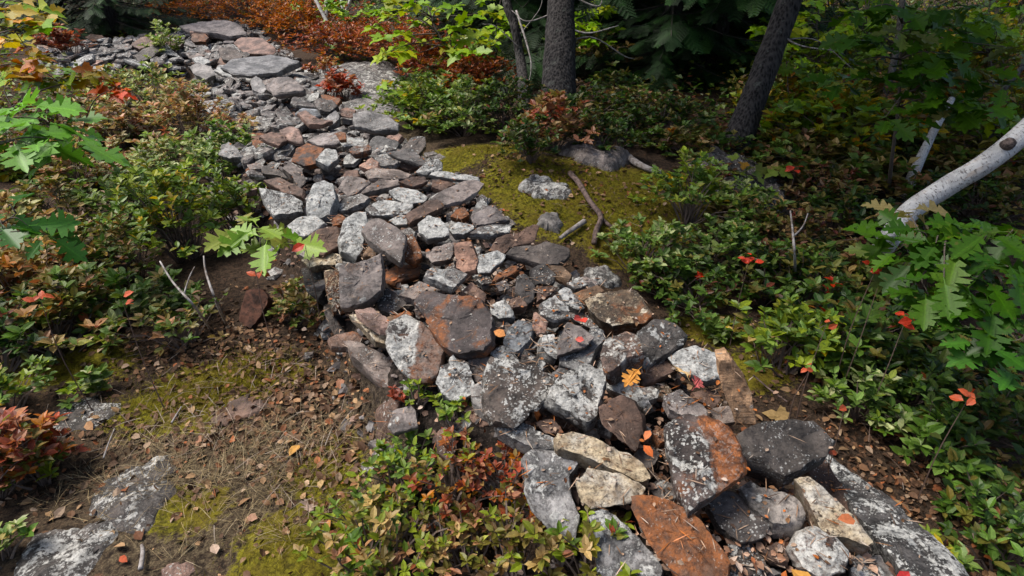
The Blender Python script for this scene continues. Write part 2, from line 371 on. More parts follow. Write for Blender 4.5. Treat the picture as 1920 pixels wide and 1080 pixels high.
# ------------------------------------------------------------------ the ground
L_EDGE = [(345, 60), (365, 110), (395, 190), (402, 250), (425, 300), (485, 345), (530, 410), (590, 470), (612, 540), (650, 620), (700, 700), (765, 765), (850, 800), (930, 830), (985, 880), (1000, 960), (1060, 1010), (1110, 1080), (1180, 1250)]
R_EDGE = [(2050, 1250), (1830, 1080), (1740, 990), (1640, 905), (1560, 850), (1470, 780), (1380, 700), (1290, 620), (1200, 550), (1090, 480), (1010, 420), (940, 370), (880, 325), (800, 280), (745, 240), (690, 205), (640, 190), (590, 150), (565, 110), (510, 80), (460, 45), (400, 38)]
WTOP = 0.50
def wxy(pts, z=WTOP): return np.array([P(x, y, z)[:2] for x, y in pts])
WALL = wxy(L_EDGE + R_EDGE)
BEND = wxy([(60, 118), (75, 88), (150, 78), (250, 74), (345, 60), (395, 50), (380, 115), (250, 122)], .42)
_l, _r = wxy(L_EDGE), wxy(R_EDGE)[::-1]
def xcent(y):
    o1 = np.argsort(_l[:, 1]); o2 = np.argsort(_r[:, 1])
    return (np.interp(y, _l[o1, 1], _l[o1, 0]) + np.interp(y, _r[o2, 1], _r[o2, 0])) / 2
def blob(x, y, px, py, z, rx, ry):
    c = P(px, py, z); return np.exp(-(((x - c[0]) / rx) ** 2 + ((y - c[1]) / ry) ** 2))
def gbase(x, y):
    x = np.asarray(x, float); y = np.asarray(y, float)
    side = sstep(-.25, .25, x - xcent(y))
    left = .15 + .03 * np.sin(x * 2.1 + y) - .05 * sstep(1.2, 3, -x) + .10 * sstep(3.5, 6.5, y)
    right = .12 + .20 * sstep(2.5, 4.5, y) - .16 * sstep(.9, 2.4, x) * (1 - sstep(3.5, 7, y)) + .20 * blob(x, y, 1080, 350, .4, .8, .75) + .10 * blob(x, y, 890, 290, .45, .45, .4)
    far = .035 * np.clip(y - 7, 0, 25) + .05 * np.clip(y - 32, 0, 200) + .03 * np.clip(-x - 4, 0, 60) - .03 * np.clip(x - 6, 0, 12)
    return left * (1 - side) + right * side + far
def gcore(x, y):
    d = np.maximum(sdist(x, y, WALL), sdist(x, y, BEND)); return sstep(-.06, .12, d), d
def gheight(x, y, det=True):
    x = np.asarray(x, float); y = np.asarray(y, float); sh = x.shape
    h = gbase(x, y); c, _ = gcore(x, y)
    h = np.where(c > 0, np.maximum(h, h * (1 - c) + .385 * c), h)
    if det: h = h + (noise2(x, y, 1.3, 5, 3) * .035 + noise2(x, y, 9, 9, 3) * .011).reshape(sh)
    return h
def gz(x, y): return float(gheight(np.array([x]), np.array([y]))[0])
def G(px, py, z0=.25):                   # the place on the ground seen at that spot
    z = z0
    for _ in range(12):
        p = P(px, py, z); z = .5 * z + .5 * gz(p[0], p[1])
        z = min(z, 1.2)
    p = P(px, py, z); return np.array((p[0], p[1], gz(p[0], p[1])))
def axis(lo, hi, st, far):
    a = list(np.arange(lo, hi + 1e-6, st)); s = st; p = hi; q = lo; s2 = st
    up, dn = [], []
    while p < far: s = min(s * 1.09, 12); p += s; up.append(p)
    while q > -far: s2 = min(s2 * 1.09, 12); q -= s2; dn.append(q)
    return np.array(dn[::-1] + a + up)
MOSS = [(420, 720, .34, .15), (330, 770, .3, .14), (900, 280, .5, .35), (1000, 330, .4, .3), (1100, 330, .5, .35), (1180, 380, .45, .35), (1060, 400, .35, .25), (1190, 450, .3, .25), (1250, 350, .4, .3), (860, 300, .25, .2), (1000, 380, .2, .15),
        (410, 720, .28, .12), (470, 690, .2, .1), (330, 760, .25, .12), (120, 690, .3, .15), (620, 880, .12, .15), (560, 1020, .22, .14), (330, 960, .15, .1), (620, 980, .15, .1), (1350, 620, .2, .15), (1400, 690, .2, .15), (1310, 560, .15, .1)]
STRAW = [(420, 880, .5, .25), (520, 820, .4, .2), (560, 950, .4, .2), (320, 1010, .35, .15), (640, 780, .25, .2), (680, 870, .2, .2), (720, 250, .5, .7), (680, 150, .6, 1.2)]
def build_ground():
    xs, ys = axis(-3.0, 3.4, .03, 170), axis(.3, 7.5, .03, 170)
    X, Y = np.meshgrid(xs, ys); Z = gheight(X, Y)
    n, m = X.shape; V = np.stack([X.ravel(), Y.ravel(), Z.ravel()], 1)
    i = np.arange(n - 1)[:, None] * m; j = np.arange(m - 1)[None]
    F = np.stack([i + j, i + j + 1, i + m + j + 1, i + m + j], -1).reshape(-1, 4)
    mo = np.zeros(X.size); st = np.zeros(X.size)
    for l, a in ((MOSS, mo), (STRAW, st)):
        for px, py, rx, ry in l:
            c = G(px, py); a[:] = np.maximum(a, np.exp(-(((V[:, 0] - c[0]) / rx) ** 2 + ((V[:, 1] - c[1]) / ry) ** 2) * .8))
    c, _ = gcore(X, Y)
    mb = MB(); mb.addk(V, F, np.stack([mo, st, c.ravel(), np.ones(X.size)], 1))
    tag(mb.build('forest_floor', M_GROUND, smooth=True), kind='structure')
build_ground()
# ------------------------------------------------------------------ the stones of the wall, each its own thing
#        colour              lichen rust black warm
KIND = {'G': ((.19, .185, .18), .60, .10, .25, .05), 'W': ((.15, .142, .138), .82, .05, .25, .0), 'K': ((.085, .077, .074), .50, .25, .2, .1),
        'B': ((.135, .088, .068), .26, .45, .25, .2), 'V': ((.185, .165, .158), .36, .28, .22, .05), 'R': ((.15, .085, .055), .22, .80, .25, .3),
        'C': ((.11, .082, .055), .72, .25, .3, .85), 'P': ((.27, .175, .14), .12, .15, .15, .1), 'D': ((.080, .073, .069), .58, .15, .60, .0),
        'S': ((.23, .235, .24), .50, .05, .15, .0), 'T': ((.19, .125, .078), .10, .35, .15, .5), 'X': ((.10, .080, .075), .45, .60, .30, .1)}
ROCKS = [
 # ---- middle of the wall
 ('X', .10, .60, .42, 'large rounded dark brown slab with a rusty stripe in the middle of the wall', [(776, 566), (798, 549), (850, 555), (905, 560), (917, 590), (918, 635), (902, 655), (862, 661), (830, 650), (806, 622), (797, 592)], (.12, .62, .15)),
 ('X', .16, .54, .35, 'black and white crusted chunky stone with a rust orange face left of the rounded slab', [(733, 600), (762, 591), (795, 612), (822, 645), (826, 655), (812, 700), (800, 712), (775, 708), (750, 685), (728, 650), (727, 622)], (.72, .50, .62)),
 ('P', .05, .56, .1, 'pinkish tan brick shaped stone on a pale slab at the left wall edge', [(667, 581), (697, 574), (735, 606), (733, 614), (712, 612), (690, 598)], None),
 ('C', .06, .50, .1, 'pale cream narrow slab underneath the pinkish tan brick shaped stone', [(656, 589), (672, 588), (712, 618), (727, 632), (722, 643), (704, 638), (680, 612)], (.85, .1, .1)),
 ('V', .12, .38, .35, 'long purple brown slab on the left flank below the cream slab', [(648, 634), (668, 640), (716, 662), (752, 696), (757, 722), (742, 735), (716, 712), (690, 690), (664, 668)], (.4, .3, .3)),
 ('W', .04, .36, .9, 'tilted slab, half white lichen, half brown, at the left foot of the wall', [(756, 714), (775, 722), (806, 740), (826, 748), (820, 765), (796, 780), (778, 792), (768, 772)], (.75, .5, .1)),
 ('W', .10, .50, .55, 'pale grey white stone with a pointed top below the large rounded slab', [(849, 664), (858, 681), (876, 680), (888, 718), (880, 738), (852, 752), (832, 740), (820, 715), (827, 686), (840, 679)], (.7, .0, .1)),
 ('V', .08, .50, .4, 'small dark plum block between the rounded slab and the big white spotted slab', [(878, 672), (905, 663), (920, 673), (920, 697), (894, 717), (883, 697)], (.05, .15, .2)),
 ('K', .11, .58, .42, 'big dark grey slab peppered with white lichen spots in the middle of the wall', [(922, 688), (930, 668), (952, 674), (970, 684), (1000, 688), (1012, 698), (1037, 706), (1028, 728), (1004, 762), (967, 791), (938, 784), (922, 765), (918, 732)], (.55, .12, .1)),
 ('S', .10, .47, .35, 'blue grey block tucked against the left side of the big white spotted slab', [(884, 727), (916, 707), (921, 742), (930, 782), (906, 771), (890, 752)], (.35, .0, .1)),
 ('W', .07, .52, .2, 'grey stone with a white corner just behind the big white spotted slab', [(920, 660), (942, 648), (960, 656), (974, 678), (952, 676), (930, 668)], (.7, .1, .2)),
 ('D', .07, .52, .3, 'black triangular stone with white crust right behind the big white spotted slab', [(982, 654), (1002, 664), (1022, 680), (1016, 696), (1000, 690), (974, 682)], (.5, .1, .7)),
 ('S', .09, .53, .4, 'blue grey five sided stone right of the large rounded slab', [(972, 600), (995, 603), (999, 616), (990, 638), (972, 657), (950, 650), (946, 636), (956, 615)], (.5, .0, .15)),
 ('W', .09, .54, .5, 'upright white crusted block with a rusty foot in the middle of the wall', [(1018, 626), (1038, 623), (1045, 645), (1046, 672), (1030, 666), (1017, 650)], (.75, .35, .1)),
 ('P', .07, .55, .5, 'pointed pinkish grey stone behind the upright white crusted block', [(1002, 584), (1025, 602), (1022, 622), (1008, 624), (999, 610)], (.35, .1, .1)),
 ('V', .09, .57, .35, 'grey wedge with red leaves lying on it', [(1063, 606), (1090, 613), (1112, 632), (1096, 650), (1070, 658), (1047, 666), (1050, 645)], (.2, .1, .1)),
 ('G', .08, .54, .3, 'grey lichen slab under the wedge that carries the red leaves', [(1106, 614), (1130, 619), (1134, 634), (1115, 655), (1108, 676), (1082, 690), (1052, 680), (1052, 668), (1096, 652)], (.6, .05, .1)),
 ('W', .05, .50, .2, 'flat pale grey stone tucked between the two big spotted slabs', [(1032, 702), (1052, 685), (1076, 696), (1052, 714), (1040, 724), (1034, 716)], (.6, .0, .05)),
 ('K', .12, .58, .35, 'large dark block with rusty and white lichen along its front edge', [(1048, 712), (1072, 694), (1097, 681), (1130, 694), (1135, 710), (1126, 742), (1114, 780), (1100, 788), (1074, 770), (1044, 756), (1026, 744)], (.62, .30, .1)),
 ('B', .11, .60, .15, 'brown block with a pinkish white lichen patch and a rusty front', [(1136, 634), (1160, 624), (1184, 618), (1199, 640), (1204, 662), (1172, 672), (1142, 692), (1130, 686), (1128, 660)], (.5, .4, .2)),
 ('D', .12, .56, .4, 'dark slab with a white crusted top at the right edge of the wall', [(1197, 622), (1228, 600), (1262, 604), (1284, 624), (1276, 644), (1240, 668), (1208, 684), (1202, 652)], (.66, .05, .3)),
 ('B', .09, .50, .3, 'small flat dark block with a bright edge below the dark slab with white crusted top', [(1204, 702), (1245, 673), (1273, 690), (1226, 714), (1210, 718)], (.25, .25, .1)),
 ('W', .11, .53, .3, 'white lichened stone with a black underside beside the standing tan stone', [(1257, 671), (1280, 655), (1302, 650), (1344, 665), (1349, 690), (1345, 706), (1318, 710), (1282, 698), (1270, 685)], (.85, .0, .35)),
 ('T', .10, .64, 2.6, 'tall tan stone standing on end at the right edge of the wall', [(1345, 667), (1365, 661), (1386, 694), (1410, 735), (1419, 800), (1382, 806), (1370, 764), (1350, 712)], (.05, .1, .05)),
 ('W', .07, .50, .3, 'narrow white and black crusted stone beside the orange oak leaves', [(1139, 712), (1170, 692), (1190, 714), (1206, 738), (1222, 762), (1208, 767), (1170, 740), (1140, 727)], (.85, .1, .4)),
 ('B', .12, .56, .5, 'brown pyramid shaped stone with a rusty base', [(1124, 764), (1165, 741), (1186, 752), (1206, 786), (1206, 812), (1190, 844), (1160, 822), (1130, 796)], (.08, .45, .05)),
 ('V', .08, .52, .25, 'dark slate slab with one pale twig end in front of the white lichened stone', [(1246, 746), (1275, 729), (1300, 744), (1330, 774), (1322, 784), (1290, 783), (1256, 766)], (.2, .05, .2)),
 ('C', .07, .46, .2, 'small brown and cream stone under the flat dark block with a bright edge', [(1214, 722), (1248, 717), (1258, 734), (1240, 747), (1221, 744)], (.45, .3, .1)),
 ('B', .08, .46, .2, 'dark brown stone in the shade left of the standing tan stone', [(1300, 736), (1344, 726), (1352, 746), (1336, 765), (1312, 750)], (.1, .2, .2)),
 ('V', .06, .47, .2, 'plum coloured slab at the foot of the standing tan stone', [(1328, 767), (1370, 761), (1378, 790), (1350, 794)], (.05, .1, .1)),
 ('X', .15, .60, .3, 'large slab with a grey lichen left half and a rust orange right half', [(1255, 787), (1298, 780), (1348, 790), (1376, 812), (1392, 850), (1396, 874), (1350, 905), (1297, 942), (1278, 902), (1266, 842)], (.58, .46, .25)),
 ('D', .15, .54, .28, 'big dark boulder with white flecks below the standing tan stone', [(1386, 812), (1430, 796), (1478, 788), (1530, 791), (1560, 826), (1544, 848), (1500, 876), (1478, 884), (1440, 862), (1402, 846)], (.30, .05, .3)),
 ('C', .09, .52, .3, 'long cream yellow lichen covered slab near the front of the wall', [(1042, 815), (1080, 807), (1130, 829), (1180, 849), (1214, 884), (1219, 902), (1192, 895), (1140, 874), (1090, 850), (1050, 836)], (.95, .2, .15)),
 ('B', .06, .50, .3, 'small reddish brown stone behind the cream yellow slab', [(1004, 792), (1034, 783), (1050, 800), (1056, 811), (1024, 812)], (.08, .5, .1)),
 ('G', .08, .50, .25, 'long dark grey stone with a pale upper side just behind the red leaved shrub', [(930, 791), (960, 784), (1000, 800), (1038, 822), (1038, 840), (1002, 840), (962, 822), (936, 806)], (.72, .0, .2)),
 ('S', .14, .46, .35, 'big pale blue grey boulder behind the red leaved shrub', [(985, 856), (1020, 835), (1060, 855), (1082, 872), (1066, 894), (1070, 930), (1084, 962), (1078, 1002), (1048, 990), (1012, 952), (996, 916)], (.62, .0, .1)),
 ('C', .09, .50, .25, 'cream and grey trapezoid stone between the blue grey boulder and the rust orange slab', [(1088, 904), (1108, 880), (1160, 889), (1205, 912), (1200, 930), (1180, 938), (1112, 950), (1096, 936)], (.86, .1, .15)),
 ('S', .12, .46, .35, 'pale blue grey slab at the bottom edge left of the rust orange slab', [(1104, 972), (1128, 949), (1170, 984), (1216, 1030), (1238, 1060), (1232, 1095), (1160, 1110), (1122, 1070), (1112, 1010)], (.66, .0, .1)),
 ('R', .14, .52, .35, 'large rust orange slab at the bottom of the photo', [(1183, 932), (1230, 928), (1262, 936), (1302, 960), (1342, 1006), (1372, 1052), (1366, 1090), (1330, 1100), (1276, 1092), (1222, 1024), (1192, 972)], (.14, .86, .35)),
 ('K', .10, .47, .25, 'rounded dark grey stone right of the rust orange slab', [(1334, 925), (1376, 920), (1426, 950), (1446, 976), (1430, 1005), (1392, 1014), (1352, 985), (1334, 955)], (.45, .0, .15)),
 ('G', .09, .49, .25, 'smooth grey stone below the big dark boulder', [(1392, 918), (1446, 914), (1496, 934), (1509, 962), (1500, 980), (1450, 979), (1412, 950)], (.35, .15, .05)),
 ('C', .10, .50, .35, 'pointed slab patched with white and orange lichen left of the long edge boulder', [(1494, 896), (1520, 892), (1560, 930), (1600, 966), (1633, 1014), (1625, 1021), (1588, 1006), (1556, 1000), (1534, 984), (1518, 940), (1504, 910)], (.7, .55, .2)),
 ('X', .13, .47, .3, 'stone with a blue grey face and rust orange rim at the bottom right', [(1490, 1032), (1506, 1000), (1530, 992), (1566, 1006), (1590, 1036), (1580, 1070), (1542, 1086), (1504, 1060)], (.75, .6, .1)),
 ('K', .10, .42, .2, 'dark lichen flecked stone at the bottom right of the rust orange slab', [(1366, 1022), (1392, 1010), (1420, 1026), (1442, 1070), (1404, 1090), (1368, 1090)], (.4, .0, .2)),
 ('B', .07, .43, .2, 'small brown rounded stone left of the stone with a rust orange rim', [(1430, 1030), (1458, 1015), (1482, 1030), (1476, 1056), (1450, 1050)], (.1, .2, .1)),
 ('S', .10, .42, .25, 'grey stone at the bottom edge right of the stone with a rust orange rim', [(1598, 1064), (1650, 1040), (1682, 1090), (1604, 1100)], (.6, .1, .2)),
 ('G', .06, .43, .2, 'small round grey stone next to the stone with a rust orange rim', [(1594, 1050), (1611, 1040), (1626, 1052), (1610, 1066)], (.5, .2, .2)),
 ('D', .22, .40, -.25, 'long black and white lichened boulder forming the right edge of the wall', [(1548, 842), (1582, 864), (1642, 904), (1702, 954), (1762, 1010), (1804, 1052), (1830, 1100), (1720, 1110), (1668, 1034), (1604, 962), (1580, 918)], (.66, .0, .62)),
 ('B', .12, .38, .3, 'dark brown plate wedged inside the long black and white edge boulder', [(1508, 872), (1548, 862), (1586, 920), (1604, 956), (1584, 962), (1552, 930)], (.12, .1, .2)),
 ('K', .08, .48, .2, 'small dark square stone right of the brown pyramid stone', [(1196, 846), (1220, 833), (1240, 850), (1226, 870), (1212, 881), (1200, 866)], (.3, .1, .1)),
 ('R', .06, .49, .2, 'tiny orange brown stone above the small dark square stone', [(1224, 806), (1245, 803), (1249, 824), (1236, 831)], None),
 ('B', .07, .46, .2, 'little brown stone against the large half rust half grey slab', [(1240, 841), (1262, 835), (1268, 864), (1250, 869)], None),
 ('K', .07, .45, .2, 'dark flecked stone just above the rust orange slab', [(1214, 911), (1240, 897), (1272, 914), (1264, 934), (1232, 930)], (.45, .1, .2)),
 ('B', .08, .42, .2, 'dark brown stone between the blue grey boulder and the cream trapezoid', [(1074, 884), (1095, 871), (1108, 880), (1090, 904), (1086, 944), (1072, 930), (1066, 900)], None),
 ('B', .07, .45, .4, 'brown slab leaning under the large dark block', [(1010, 762), (1040, 764), (1075, 790), (1085, 806), (1060, 802), (1030, 786)], None),
 ('W', .06, .40, .3, 'pale stone half hidden by yellow green sprouts', [(838, 782), (870, 775), (888, 788), (884, 808), (852, 812)], (.8, .1, .1)),
 ('B', .07, .42, .3, 'brown grey splinter below the pale pointed stone', [(856, 760), (884, 744), (900, 770), (926, 792), (900, 800), (874, 780)], None),
 # ---- left edge, halfway
 ('V', .13, .60, .75, 'large dark upright slab with a pale rim at the left edge of the wall', [(637, 498), (660, 494), (688, 484), (711, 475), (714, 518), (711, 545), (692, 564), (641, 576), (638, 545)], (.40, .2, .1)),
 ('C', .14, .48, 1.3, 'rusty cream stone standing against the left side of the large dark upright slab', [(607, 508), (634, 504), (640, 540), (640, 574), (626, 592), (614, 556)], (.55, .55, .1)),
 ('B', .13, .52, .7, 'brown striped stone at the left edge below the pale white stone', [(580, 442), (600, 430), (632, 425), (636, 460), (606, 478), (590, 478)], (.15, .25, .2)),
 ('W', .10, .52, .35, 'pale white stone at the left edge beside the oak seedling', [(540, 420), (556, 408), (590, 404), (608, 417), (590, 431), (572, 439), (548, 436)], (.95, .0, .25)),
 ('W', .10, .56, .7, 'tall pale grey oval stone standing at the left edge', [(672, 394), (685, 397), (693, 420), (682, 442), (680, 465), (667, 480), (642, 468), (636, 440), (646, 415)], (.72, .0, .1)),
 ('V', .09, .60, .45, 'slate grey triangular slab with a pink corner', [(677, 432), (700, 409), (735, 419), (757, 436), (757, 455), (750, 488), (734, 480), (692, 450)], (.40, .1, .15)),
 ('R', .09, .54, .5, 'small rusty block right of the slate grey triangular slab', [(759, 442), (774, 440), (786, 464), (789, 478), (775, 490), (760, 480)], (.3, .7, .1)),
 ('R', .06, .44, .25, 'orange rusty flat stone beside the large dark upright slab', [(718, 514), (744, 498), (785, 497), (783, 514), (742, 529), (726, 524)], (.0, .9, .2)),
 ('K', .08, .50, .45, 'dark grey block with a whitish top above the chunky rust faced stone', [(704, 562), (728, 537), (760, 568), (736, 587), (715, 580)], (.4, .05, .1)),
 ('V', .07, .52, .2, 'dark plum flat slab behind the large rounded slab', [(748, 551), (785, 525), (834, 540), (806, 552), (780, 560)], (.15, .05, .1)),
 ('S', .06, .60, .2, 'pale grey slab with a dark thick edge behind the large rounded slab', [(797, 516), (810, 502), (850, 505), (874, 514), (858, 531), (850, 538), (820, 527)], (.6, .0, .1)),
 ('P', .09, .58, .6, 'pink standing block in the middle of the wall', [(851, 456), (885, 453), (897, 484), (893, 502), (870, 508), (857, 500)], (.1, .25, .05)),
 ('W', .08, .57, .45, 'white block right of the pink standing block', [(897, 480), (930, 468), (945, 478), (944, 485), (920, 506), (900, 508)], (.9, .1, .1)),
 ('R', .05, .54, .2, 'brick red wedge in front of the white block', [(924, 528), (930, 515), (960, 498), (972, 501), (964, 511)], (.0, .75, .1)),
 ('K', .06, .58, .35, 'large dark oval slab at the right edge of the wall beside the mossy ground', [(952, 475), (965, 463), (1000, 460), (1020, 453), (1050, 460), (1071, 468), (1070, 478), (1045, 494), (1018, 494), (980, 482)], (.12, .0, .2)),
 ('B', .07, .55, .55, 'brown leaning slab behind the large dark oval slab', [(922, 466), (935, 445), (970, 437), (995, 424), (1008, 425), (1000, 448), (990, 458), (960, 462), (944, 474)], (.05, .25, .1)),
 ('W', .06, .57, .2, 'long white slab with a square end at the right edge near the moss', [(883, 436), (905, 423), (957, 419), (953, 436), (920, 439)], (.75, .0, .05)),
 ('W', .06, .55, .3, 'small round white stone left of the long white slab', [(843, 430), (860, 417), (885, 420), (888, 428), (870, 437), (850, 438)], (.9, .0, .35)),
 ('V', .06, .55, .4, 'brown grey slab behind the long white slab', [(885, 405), (918, 384), (935, 395), (948, 410), (915, 418), (895, 421)], (.1, .15, .1)),
 ('R', .06, .54, .4, 'small orange brown stone left of the brown grey slab', [(845, 405), (855, 393), (870, 387), (880, 402), (865, 411)], (.1, .8, .1)),
 ('W', .10, .57, .4, 'dome shaped stone with a white top and a dark front', [(785, 419), (800, 404), (824, 409), (838, 428), (840, 440), (802, 446), (787, 434)], (.85, .05, .15)),
 ('V', .07, .54, .35, 'purple brown slab left of the pink standing block', [(795, 475), (815, 462), (848, 454), (849, 468), (845, 484), (810, 491)], (.2, .2, .1)),
 ('W', .07, .56, .2, 'broad white slab with grey cracks in the middle of the wall', [(690, 391), (710, 375), (740, 377), (772, 382), (765, 396), (735, 401), (702, 400)], (.8, .0, .15)),
 ('B', .07, .57, .3, 'brown slab propped on the broad white slab', [(761, 400), (780, 388), (800, 375), (820, 373), (832, 387), (802, 400), (768, 416)], (.08, .3, .1)),
 ('G', .07, .56, .25, 'oval grey slab right of the big pale boulder', [(630, 385), (650, 370), (675, 362), (690, 368), (680, 381), (652, 392), (635, 392)], (.5, .0, .1)),
 ('W', .14, .60, .75, 'big pale boulder standing at the left edge of the wall', [(574, 372), (590, 345), (608, 340), (622, 345), (629, 375), (618, 400), (597, 406), (574, 397)], (.85, .1, .2)),
 ('W', .13, .55, .6, 'white stone veined with black left of the big pale boulder', [(488, 352), (510, 356), (545, 365), (562, 376), (565, 394), (542, 401), (516, 402), (500, 382)], (.78, .1, .55)),
 ('B', .10, .54, .4, 'rough brown stone behind the white black veined stone', [(496, 338), (520, 331), (550, 345), (570, 356), (566, 366), (530, 357)], (.2, .35, .3)),
 ('V', .06, .58, .25, 'flat purple grey slab with a sharp shadow edge', [(675, 362), (695, 346), (720, 335), (745, 337), (748, 346), (716, 353)], (.12, .05, .05)),
 ('V', .08, .56, .4, 'plum stone left of the flat purple grey slab', [(637, 350), (650, 330), (670, 332), (690, 340), (675, 357), (652, 364)], (.12, .1, .1)),
 ('V', .06, .58, .35, 'broad brown purple slab at the right edge beside the moss', [(812, 370), (830, 357), (870, 340), (894, 335), (903, 343), (890, 360), (865, 374), (836, 379)], (.06, .1, .05)),
 ('W', .04, .55, .2, 'thin white edged slab behind the broad brown purple slab', [(802, 327), (815, 320), (860, 325), (895, 331), (899, 338), (850, 335)], (.9, .0, .25)),
 ('W', .06, .55, .2, 'white crusted slab left of the broad brown purple slab', [(732, 358), (750, 352), (780, 357), (801, 370), (790, 377), (760, 379), (745, 370)], (.85, .0, .2)),
 ('V', .06, .54, .25, 'long purple grey slab across the middle of the wall', [(686, 322), (700, 315), (730, 315), (770, 324), (761, 334), (722, 335), (692, 331)], (.15, .05, .1)),
 ('B', .06, .53, .3, 'dark brown stone in front of the long purple grey slab', [(750, 340), (770, 332), (795, 330), (800, 339), (776, 349)], (.08, .3, .1)),
 ('W', .05, .56, .2, 'pale blue white slab at the right edge near the moss mound', [(725, 283), (745, 279), (772, 278), (781, 286), (797, 306), (784, 307), (750, 296)], (.6, .0, .02)),
 ('B', .07, .50, .5, 'red brown stone under the pale blue white slab', [(742, 310), (758, 300), (780, 302), (789, 308), (766, 318)], (.02, .35, .1)),
 ('G', .06, .53, .3, 'black veined grey stone left of the pale blue white slab', [(700, 291), (725, 289), (748, 302), (738, 309), (714, 311)], (.6, .0, .45)),
 ('P', .07, .53, .5, 'cream triangular stone left of the red brown stone', [(674, 310), (696, 295), (710, 305), (708, 314), (690, 317)], (.3, .05, .0)),
 ('D', .08, .54, .4, 'dark stone with white crust in front of the pale blue white slab', [(782, 320), (800, 303), (820, 298), (828, 305), (826, 317), (800, 324)], (.7, .05, .3)),
 ('B', .06, .52, .3, 'brown stone under the thin white edged slab', [(810, 350), (812, 338), (845, 335), (851, 344), (830, 357)], (.1, .4, .1)),
 ('X', .09, .56, .4, 'rusty rough stone in the left half of the wall', [(547, 301), (556, 279), (576, 270), (605, 279), (600, 304), (570, 309)], (.2, .8, .2)),
 ('W', .09, .57, .5, 'white speckled stone right of the rusty rough stone', [(592, 300), (610, 278), (629, 280), (633, 295), (615, 311)], (.9, .05, .2)),
 ('D', .05, .52, .4, 'long charcoal stone at the left edge behind the rough brown stone', [(490, 312), (510, 312), (545, 330), (548, 337), (520, 328), (492, 326)], (.1, .0, .2)),
 ('V', .08, .54, .5, 'curved mauve stone right of the long charcoal stone', [(530, 316), (545, 305), (566, 318), (572, 342), (560, 352), (548, 330)], (.2, .1, .1)),
 ('P', .07, .55, .5, 'pink grey kite shaped stone', [(487, 256), (510, 248), (530, 248), (536, 262), (520, 271), (500, 264)], (.2, .1, .05)),
 ('P', .08, .56, .5, 'pink grey domed stone right of the kite shaped stone', [(524, 244), (545, 236), (558, 242), (567, 264), (550, 265), (534, 258)], (.2, .1, .05)),
 ('V', .07, .55, .3, 'broad grey slab with a ragged front edge left of the orange pebble', [(578, 262), (600, 252), (640, 246), (652, 256), (630, 268), (600, 270)], (.15, .1, .1)),
 ('R', .05, .60, .5, 'small bright orange round stone in the upper wall', [(630, 250), (640, 246), (648, 250), (648, 260), (636, 261)], (.0, 1.0, .0)),
 ('X', .08, .56, .4, 'lichened stone with a rusty tip near the right edge', [(655, 280), (668, 272), (690, 270), (695, 280), (680, 286), (662, 287)], (.6, .7, .1)),
 ('W', .06, .54, .35, 'white mottled stone behind the stone with a rusty tip', [(636, 266), (650, 258), (676, 257), (684, 268), (668, 274), (645, 275)], (.9, .1, .25)),
 # ---- far end
 ('S', .10, .62, .12, 'largest pale flat slab crowning the far end of the wall', [(416, 126), (434, 113), (470, 106), (512, 101), (563, 116), (546, 126), (524, 134), (472, 139), (440, 136)], (.35, .0, .1)),
 ('V', .15, .62, .2, 'broad grey slab on the very top of the far end below the orange shrubs', [(340, 50), (372, 39), (420, 38), (449, 46), (461, 64), (430, 67), (396, 60), (356, 56)], (.3, .0, .1)),
 ('P', .10, .58, .2, 'tan brown slab right of the far top slab', [(440, 80), (454, 70), (490, 71), (515, 91), (500, 99), (460, 97)], (.1, .2, .1)),
 ('V', .12, .60, .3, 'grey four sided block in front of the largest pale slab', [(499, 160), (520, 144), (546, 147), (567, 164), (540, 171), (514, 175)], (.15, .0, .05)),
 ('S', .12, .60, .2, 'big block with a flat grey top on the right edge of the upper wall', [(665, 216), (680, 210), (720, 213), (744, 230), (740, 238), (706, 237), (668, 234)], (.4, .15, .1)),
 ('R', .09, .58, .3, 'orange brown stone under the far top slab', [(358, 72), (362, 63), (380, 62), (391, 70), (384, 78), (364, 78)], (.05, .6, .1)),
 ('K', .12, .58, .3, 'dark grey block left of the tan brown far slab', [(411, 92), (420, 86), (440, 92), (454, 104), (436, 112), (418, 108)], (.25, .0, .1)),
 ('G', .10, .56, .3, 'brown grey slab left of the largest pale slab', [(355, 125), (372, 117), (395, 124), (402, 138), (385, 146), (366, 140)], (.2, .1, .1)),
 ('S', .08, .55, .3, 'light blue grey stone below the largest pale slab', [(470, 152), (478, 141), (490, 150), (500, 165), (490, 175), (472, 166)], (.3, .0, .0)),
 ('K', .10, .56, .4, 'round dark grey stone at the right edge beside the grey lichen ledge', [(588, 190), (600, 184), (622, 188), (632, 198), (618, 208), (598, 206)], (.35, .0, .2)),
 ('P', .08, .54, .3, 'curved pinkish slab below the round dark grey stone', [(558, 212), (572, 206), (596, 222), (622, 226), (606, 232), (580, 232)], (.15, .05, .05)),
 ('S', .10, .50, .5, 'pale blue grey stone at the left edge above the green shrub', [(410, 290), (416, 272), (428, 266), (444, 278), (452, 292), (430, 296)], (.5, .0, .05)),
 ('B', .09, .52, .3, 'brown rusty stone at the left edge of the upper wall', [(412, 232), (424, 224), (446, 222), (460, 228), (452, 240), (424, 242)], (.1, .4, .1)),
 ('D', .10, .50, .4, 'dark long stone leaning at the left bend of the far wall', [(254, 104), (268, 92), (292, 84), (302, 92), (284, 106), (262, 114)], (.1, .0, .2)),
 ('B', .14, .55, .3, 'dark red brown block at the left bend of the far wall', [(248, 82), (262, 70), (290, 66), (302, 78), (288, 86), (262, 90)], (.25, .3, .2)),
 ('W', .06, .50, .3, 'white fan shaped stone at the left bend of the far wall', [(288, 102), (304, 90), (312, 80), (322, 94), (338, 106), (310, 100)], (.7, .0, .0)),
 # ---- between the oval slab and the white topped slab
